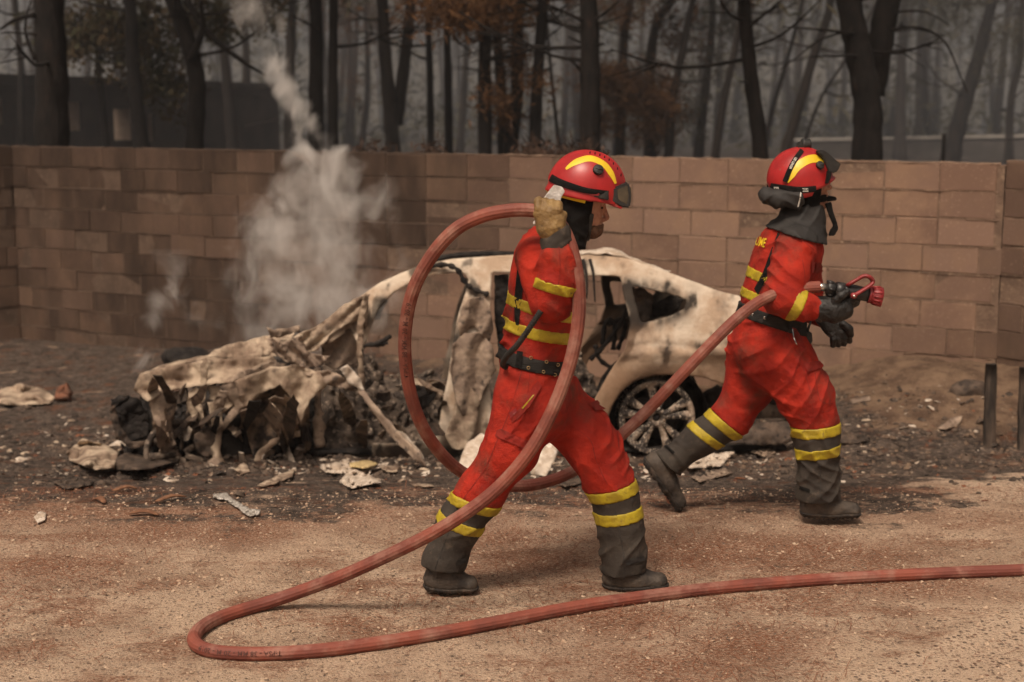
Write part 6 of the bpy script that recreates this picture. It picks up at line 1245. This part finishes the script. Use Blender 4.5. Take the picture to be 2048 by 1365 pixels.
S('metal_scrap', [(758, 932), (802, 934), (792, 946), (764, 943)], MAT_SHEET, 'small tan scrap right of the yellowish melted scrap', 'scrap', .03, .05, 6, group=grp)
S('sheet_scrap', [(914, 938), (934, 888), (962, 868), (992, 884), (974, 930), (944, 946)], MAT_WHITEASH, 'white panel leaning beside the rear leg of the hose carrier', 'scrap', .03, .05, 7, tilt=.25)
S('sheet_scrap', [(1062, 948), (1088, 890), (1112, 872), (1116, 905), (1092, 955)], MAT_WHITEASH, 'white shard standing between the legs of the hose carrier', 'scrap', .03, .05, 8, tilt=.2)
S('melted_metal', [(426, 990), (452, 988), (470, 1002), (498, 1018), (522, 1022), (518, 1030), (500, 1035), (478, 1020), (455, 1003), (428, 997)], M('bright_melt', (0.62, 0.58, 0.53), (0.40, 0.35, 0.30), 30, .45, metal=.3, bump=.8, bscale=60), 'bright streak of melted metal on the ground left of the hose', 'melted metal', .02, .12, 9, step=4)
S('paper_scrap', [(68, 1036), (80, 1024), (92, 1028), (90, 1042), (76, 1047)], MAT_WHITEASH, 'small white flake on the gravel at the far left', 'flake', .015, .1, 10, step=4)
S('metal_scrap', [(106, 965), (150, 958), (190, 966), (182, 972), (130, 980)], MAT_SHEET_D, 'thin dark strip on the ground below the large pale sheet', 'scrap', .03, .05, 11, group=grp)
S('metal_scrap', [(515, 972), (560, 950), (590, 940), (585, 955), (550, 968), (530, 975)], MAT_SHEET, 'narrow tan sliver below the arch liner', 'scrap', .03, .05, 12, group=grp)
S('metal_scrap', [(468, 940), (490, 925), (500, 945), (482, 950)], MAT_SHEET, 'small tan flake left of the arch liner', 'scrap', .03, .05, 13, group=grp)
S('metal_scrap', [(820, 968), (866, 970), (868, 975), (830, 974)], MAT_SHEET, 'thin pale sliver left of the hose loop bottom', 'scrap', .015, .05, 14, group=grp)
S('metal_scrap', [(1330, 915), (1400, 902), (1470, 905), (1440, 935), (1380, 938)], MAT_WHITEASH, 'pale flattened sheet under the rear wheel', 'scrap', .05, .05, 15, group=grp)
S('metal_scrap', [(1500, 905), (1530, 892), (1552, 905), (1530, 915)], MAT_SHEET, 'small folded plate behind the front leg of the nozzle carrier', 'scrap', .05, .06, 16, group=grp)
S('charred_cloth', [(1676, 872), (1700, 864), (1735, 872), (1740, 882), (1700, 890), (1680, 886)], MAT_SHEET_D, 'flat grey charred rag right of the nozzle carrier boot', 'rag', .06, .05, 17)
S('metal_scrap', [(1876, 858), (1902, 838), (1925, 832), (1918, 850), (1890, 860)], MAT_SHEET_G, 'grey shard on the dirt mound at right', 'scrap', .05, .06, 18, group=grp)
S('metal_scrap', [(1700, 800), (1740, 794), (1742, 802), (1705, 808)], MAT_SHEET_G, 'small flat flake on the dirt right of the nozzle carrier', 'scrap', .02, .06, 19, group=grp)
S('metal_scrap', [(1380, 955), (1450, 938), (1465, 948), (1400, 966)], MAT_SHEET_G, 'grey sliver on the ash behind the trailing boot', 'scrap', .03, .05, 20, group=grp)
S('metal_scrap', [(1110, 965), (1180, 955), (1190, 962), (1130, 975)], MAT_SHEET_D, 'dark flat sliver under the hose between the two people', 'scrap', .03, .05, 21, group=grp)
for k, (x0, y0, x1, y1, lb) in enumerate([(312, 1003, 374, 994, 'longest brown bark strip left of the melted streak'), (226, 982, 276, 978, 'brown bark strip near the dark curled sheet'), (258, 1028, 318, 1030, 'brown bark strip among the rusty needles'), (186, 1000, 210, 1006, 'short bark chip at left on burnt ground')]):
    a, b = G(x0, y0, .012), G(x1, y1, .012); mb = MB(); mb.tube(spline([a, (a+b)/2+Vector((0, .02, .012)), b], 4), [.003, .006, .007, .008, .008, .007, .006, .005, .002], 6, ell=2.6); top('bark_strip', mb.build('bark_strip'), M('bark_strip', (0.24, 0.12, 0.065), (0.15, 0.07, 0.04), 30, .9), lb, 'bark', 'bark strips', origin=tuple(a))
def rock(name, c, r, m, label, cat, seed, sq=(1, .8, .7)):
    v = Vol((-r*1.7,)*3, (r*1.7,)*3, r/11); F = v.full(); v.ball(F, (0, 0, 0), tuple(r*q for q in sq), .0); v.near(F, lambda x, y, z: r*.28*fbm(x/r*1.4+seed, y/r*1.4, z/r*1.4, 4), r); me = v.mesh(name, F); o = top(name, me, m, label, cat); o.location = c; return o
q = G(1948, 795); rock('charred_log', (q.x, q.y+.1, q.z+.03), .14, MAT_SHEET_D, 'charred stump lump lying on the dirt mound near the right corner', 'stump', 3, (1, .7, .55))
S('rubble_slab', [(-20, 808), (0, 780), (40, 768), (85, 778), (112, 796), (100, 808), (40, 812)], MAT_SHEET, 'pale broken slab at the left edge near the wall', 'rubble', .12, .012, 33)
S('brick_fragment', [(112, 802), (118, 776), (138, 770), (146, 786), (142, 804)], M('brick_red', (0.20, 0.085, 0.05), (0.09, 0.05, 0.035), 12, .9), 'reddish brick fragment beside the pale broken slab', 'brick', .02, .05, 34, thick=.06, tilt=.06)
q = G(372, 745); rock('charred_tyre_lump', (q.x, q.y, q.z+.12), .17, MAT_CHAR, 'black charred lump smouldering behind the car nose', 'charred lump', 6, (1.3, .8, .6))
# posts at the right edge
MAT_POST = M('charred_wood', (0.030, 0.024, 0.020), (0.10, 0.072, 0.055), 12, .95, bump=.9, bscale=30, stretch=(1, 1, .2))
for k, (x, y0, y1, w_, lb) in enumerate([(1979, 892, 728, 22, 'short charred wooden post near the right edge'), (2044, 900, 735, 16, 'dark charred post cut by the right edge of the picture')]):
    g = G(x, y0); sc_ = g.y/FPX; tp = P(x+3, y1, g.y); bm = bmesh.new(); wv = w_*sc_/2; rows = []
    mb = MB(); rr = random.Random(k)
    for i in range(7):
        f = i/6; c_ = Vector((g.x, g.y, g.z-.06)).lerp(tp, f); e = 1-.12*f; rows.append([c_ + Vector((sx*wv*e+rr.uniform(-1, 1)*.004, sy*wv*e*.8+rr.uniform(-1, 1)*.004, 0)) for sx, sy in ((-1, -1), (0, -1.06), (1, -1), (1.05, 0), (1, 1), (0, 1), (-1, 1), (-1.05, 0))])
    mb.grid(rows, closev=True); mb.f.append(tuple(range(len(mb.v)-8, len(mb.v)))); top('wooden_post', mb.build('wooden_post'), MAT_POST, lb, 'post', origin=tuple(g))
# uncountable litter
def litter(name, n, region, size, m, label, cat, seed, flat=.35, needle=False, dens=None):
    rr = np.random.default_rng(seed); V = []; F = []; cnt = 0; N_ = n*14
    X_ = rr.uniform(*region[0], N_); Y_ = rr.uniform(*region[1], N_); ok = Y_ < wall_y(X_)-.12
    if dens is not None: ok &= rr.random(N_) < dens(X_, Y_)
    X_, Y_ = X_[ok][:n], Y_[ok][:n]; Z_ = gh(X_, Y_)
    for x, y, z in zip(X_, Y_, Z_):
        s = rr.uniform(*size)*(1 if rr.random() < .8 else 1.8); a = rr.uniform(0, 6.28)
        if needle:
            d = np.array([math.cos(a), math.sin(a), rr.normal()*.12]); sd = np.array([-d[1], d[0], 0])*.0007*(1+s*4); c = np.array([x, y, z+.004+rr.random()*.006]); k = d*s*.5; bend = np.array([-d[1], d[0], .2])*s*rr.normal()*.08
            V += [c-k-sd, c-k+sd, c+bend+sd*1.2, c+bend-sd*1.2, c+k+sd*.4, c+k-sd*.4]; F += [(cnt, cnt+1, cnt+2, cnt+3), (cnt+3, cnt+2, cnt+4, cnt+5)]; cnt += 6
        else:
            nn = 5; base = np.array([x, y, z]); up = np.array([rr.normal()*.35, rr.normal()*.35, 1]); up /= np.linalg.norm(up); u = np.cross(up, [math.cos(a), math.sin(a), 0]); u /= np.linalg.norm(u); w_ = np.cross(up, u); hh = s*flat*rr.uniform(.5, 1.2)
            ring = [base + (u*math.cos(t)*s*rr.uniform(.5, 1.1) + w_*math.sin(t)*s*rr.uniform(.4, .9)) for t in np.arange(nn)*6.283/nn]
            V += [q + up*hh*.2 for q in ring] + [base + (q-base)*.6 + up*hh for q in ring]; F += [(cnt+i, cnt+(i+1) % nn, cnt+nn+(i+1) % nn, cnt+nn+i) for i in range(nn)]; F += [(cnt+nn, cnt+nn+1, cnt+nn+2, cnt+nn+3), (cnt+nn, cnt+nn+3, cnt+nn+4, cnt+nn+4)][:1]; F += [(cnt+nn+3, cnt+nn+4, cnt+nn, cnt+nn+3)][:0]; cnt += 2*nn
    me = mesh_np(name, np.array(V), np.array(F)); o = add(name, me, m, smooth=False); o['kind'] = 'stuff'; o['label'] = label; o['category'] = cat; return o
dl = lambda x, y: y - burn_line(x, y)
car_d = lambda x, y: np.exp(-((x+.6)/2.3)**2 - ((y-9.6)/.9)**2)
burnt = lambda x, y: .07*ss(-.1, .9, dl(x, y))*np.clip(.4+2*fbm(x*1.3, y*1.6, 0*x, 3), 0, 1.5) + car_d(x, y)
RG = ((-4.2, 3.6), (6.6, 11.6))
litter('pale_ash_flakes', 2400, RG, (.005, .032), MAT_WHITEASH, 'pale ash flakes scattered round the wreck', 'ash', 1, .15, dens=lambda x, y: .08*burnt(x, y) + car_d(x, y))
litter('tan_debris', 1500, RG, (.005, .024), MAT_SHEET, 'tan metal crumbs scattered round the wreck', 'debris', 2, .4, dens=burnt)
litter('dark_debris', 5200, RG, (.005, .030), MAT_SHEET_D, 'dark charred crumbs on the burnt ground', 'debris', 3, .6, dens=burnt)
litter('rusty_chips', 900, RG, (.008, .025), M('rusty_chip', (0.22, 0.085, 0.04), (0.12, 0.05, 0.03), 9, .9), 'rust brown chips on the burnt ground', 'debris', 4, .3, dens=lambda x, y: .5*burnt(x, y))
FG = ((-2.6, 2.9), (4.6, 7.6))
litter('pine_needles', 8000, FG, (.03, .08), M('dry_needles', (0.26, 0.10, 0.050), (0.17, 0.065, 0.035), 6, .8), 'dry reddish pine needles strewn over the concrete', 'pine needles', 5, needle=True, dens=lambda x, y: np.clip(.30 + 1.6*fbm(x*.9, y*1.6, 0*x+.5, 3), .04, 1))
litter('dark_grit', 12000, FG, (.0018, .0052), M('dark_pebble', (0.10, 0.068, 0.052), (0.17, 0.115, 0.08), 20, .8), 'dark pebbles standing out of the concrete', 'grit', 6, .5)
litter('pale_grit', 9000, FG, (.0025, .0080), M('pale_pebble', (0.52, 0.38, 0.27), (0.36, 0.24, 0.16), 20, .8), 'pale pebbles and grit on the concrete', 'grit', 7, .5)
litter('wall_foot_rubble', 1200, ((1.0, 3.5), (8.8, 11.6)), (.004, .020), M('dirt_clod', (0.20, 0.135, 0.09), (0.10, 0.066, 0.047), 9, .95), 'clods and stones on the dirt below the wall', 'rubble', 8, .7)
# ================================================================ AIR: haze and smoke
def vol_mat(name, color, dens, aniso=.2):
    m = bpy.data.materials.new(name); m.use_nodes = True; N, L = m.node_tree.nodes, m.node_tree.links; N.remove(N['Principled BSDF'])
    v = N.new('ShaderNodeVolumePrincipled'); v.inputs['Color'].default_value = (*color, 1); v.inputs['Density'].default_value = dens; v.inputs['Anisotropy'].default_value = aniso
    L.new(v.outputs[0], N['Material Output'].inputs['Volume']); return m, N, L, v
def vol_obj(name, me, m, label, cat):
    bm = bmesh.new(); bm.from_mesh(me); bmesh.ops.recalc_face_normals(bm, faces=bm.faces[:]); bm.to_mesh(me); bm.free()
    me.materials.append(m); o = bpy.data.objects.new(name, me); COL.objects.link(o); o['kind'] = 'stuff'; o['label'] = label; o['category'] = cat; return o
mb = MB(); mb.box((-170, -40, -1.6), (170, 270, 12.6)); m, *_ = vol_mat('haze', (.90, .90, .92), 0.0009)
vol_obj('haze', mb.build('haze'), m, 'thin smoky haze hanging in the air', 'haze')
# bluish smoke lying between the trees
mb = MB(); mb.box((-60, 17.9, -.9), (60, 110, 11.8)); m, *_ = vol_mat('forest_smoke', (.52, .55, .60), 0.0100)
vol_obj('forest_smoke', mb.build('forest_smoke'), m, 'bluish smoke hanging between the trees behind the wall', 'smoke')
# column of steam and smoke rising from the engine bay: drawn along a traced centre line
def plume(name, path, dens, label, seed, detail=5, nscale=3.8, zs=1.0):
    """path: (px, py, distance, radius in metres) from the source upwards; one closed tube mesh, density falls off from the centre line"""
    pts = [P(x, y, d) for x, y, d, r in path]; rad = [q[3] for q in path]; z0, z1 = pts[0].z, pts[-1].z; org = Vector((pts[0].x, pts[0].y, z0)); H_ = z1-z0
    sp = spline(pts, 4); rs = np.interp(np.linspace(0, len(path)-1, len(sp)), range(len(path)), rad)
    mb = MB(); mb.grid([[(p.x-org.x + (r*1.7+.12)*math.cos(t), p.y-org.y + (r*1.4+.1)*math.sin(t), p.z-z0) for t in [2*math.pi*k/16 for k in range(16)]] for p, r in zip(sp, rs)], closev=True)
    n = len(mb.v); mb.f.append(tuple(range(16))[::-1]); mb.f.append(tuple(range(n-16, n))); me = mb.build(name)
    m, N, L, v = vol_mat(name, (.985, .95, .915), 0.0, .15); tc = N.new('ShaderNodeTexCoord'); sx = N.new('ShaderNodeSeparateXYZ'); L.new(tc.outputs['Object'], sx.inputs[0])
    def mth(op, a, b=None, clamp=False):
        q = N.new('ShaderNodeMath'); q.operation = op; q.use_clamp = clamp
        for i, s in enumerate((a, b)):
            if s is None: continue
            if isinstance(s, (int, float)): q.inputs[i].default_value = s
            else: L.new(s, q.inputs[i])
        return q.outputs[0]
    t = mth('DIVIDE', sx.outputs[2], H_, True)
    def curve(vals, lo, hi):
        c = N.new('ShaderNodeFloatCurve'); cu = c.mapping.curves[0]; zz = [(p.z-z0)/H_ for p in pts]
        cu.points[0].location = (0, (vals[0]-lo)/(hi-lo)); cu.points[-1].location = (1, (vals[-1]-lo)/(hi-lo))
        for a, b in list(zip(zz, vals))[1:-1]: cu.points.new(a, (b-lo)/(hi-lo))
        for q in cu.points: q.handle_type = 'VECTOR'
        c.mapping.update(); L.new(t, c.inputs['Value']); return mth('ADD', mth('MULTIPLY', c.outputs[0], hi-lo), lo)
    cx = curve([p.x-org.x for p in pts], -3, 3); cyy = curve([p.y-org.y for p in pts], -3, 3); cr = mth('MAXIMUM', curve(rad, 0, 2), .07)
    # swirl the lookup position so that the edge billows
    nz = N.new('ShaderNodeTexNoise'); nz.inputs['Scale'].default_value = nscale*.55; nz.inputs['Detail'].default_value = 2; L.new(tc.outputs['Object'], nz.inputs['Vector'])
    sc_ = N.new('ShaderNodeSeparateColor'); L.new(nz.outputs['Color'], sc_.inputs[0])
    dx = mth('SUBTRACT', mth('ADD', sx.outputs[0], mth('MULTIPLY', mth('MULTIPLY', mth('SUBTRACT', sc_.outputs[0], .5), cr), 1.5)), cx); dy = mth('SUBTRACT', mth('ADD', sx.outputs[1], mth('MULTIPLY', mth('MULTIPLY', mth('SUBTRACT', sc_.outputs[1], .5), cr), 1.2)), cyy)
    r = mth('DIVIDE', mth('SQRT', mth('ADD', mth('MULTIPLY', dx, dx), mth('MULTIPLY', dy, dy))), cr)
    n2 = N.new('ShaderNodeTexNoise'); n2.inputs['Scale'].default_value = nscale; n2.inputs['Detail'].default_value = detail; n2.inputs['Roughness'].default_value = .62; n2.inputs['Distortion'].default_value = .8
    mp = N.new('ShaderNodeMapping'); mp.inputs['Scale'].default_value = (1, 1, .75); mp.inputs['Location'].default_value = (seed, seed*2, 0); L.new(tc.outputs['Object'], mp.inputs[0]); L.new(mp.outputs[0], n2.inputs['Vector'])
    body = mth('MULTIPLY', mth('SUBTRACT', 1.0, r), .85); e = mth('ADD', body, mth('MULTIPLY', mth('SUBTRACT', n2.outputs['Fac'], .55), 5.0)); e = mth('MULTIPLY', e, 1.0, True); e = mth('POWER', e, 1.5)
    fade = mth('MULTIPLY', mth('MULTIPLY', mth('SUBTRACT', 1.03, t), 2.5, True), mth('MINIMUM', mth('DIVIDE', .42, cr), 2.6)); edge = mth('MULTIPLY', mth('SUBTRACT', 1.25, r), 3.0, True)
    dn = mth('MULTIPLY', mth('MULTIPLY', mth('MULTIPLY', e, fade), edge), dens); L.new(dn, v.inputs['Density'])
    m.cycles.volume_step_rate = .7 if hasattr(m.cycles, 'volume_step_rate') else 1
    o = vol_obj(name, me, m, label, 'smoke'); o.location = org
plume('smoke_column', [(600, 705, 10.9, .55), (600, 650, 10.9, .72), (620, 580, 10.95, .70), (625, 520, 11.0, .58), (632, 460, 11.1, .56), (642, 400, 11.2, .52), (652, 345, 11.4, .36), (640, 290, 11.6, .20), (610, 240, 11.8, .16), (575, 190, 12.0, .14), (545, 140, 12.1, .13), (525, 80, 12.2, .16), (505, 20, 12.3, .20), (490, -40, 12.4, .22)], 6.0, 'grey white smoke column rising from the wrecked engine bay', 3)
plume('smoke_wisp', [(262, 745, 10.6, .14), (275, 710, 10.6, .17), (295, 670, 10.7, .13), (315, 630, 10.8, .12), (335, 570, 10.9, .16), (350, 500, 11.0, .2)], 3.6, 'thin smoke wisp rising at the car nose, far left', 8)
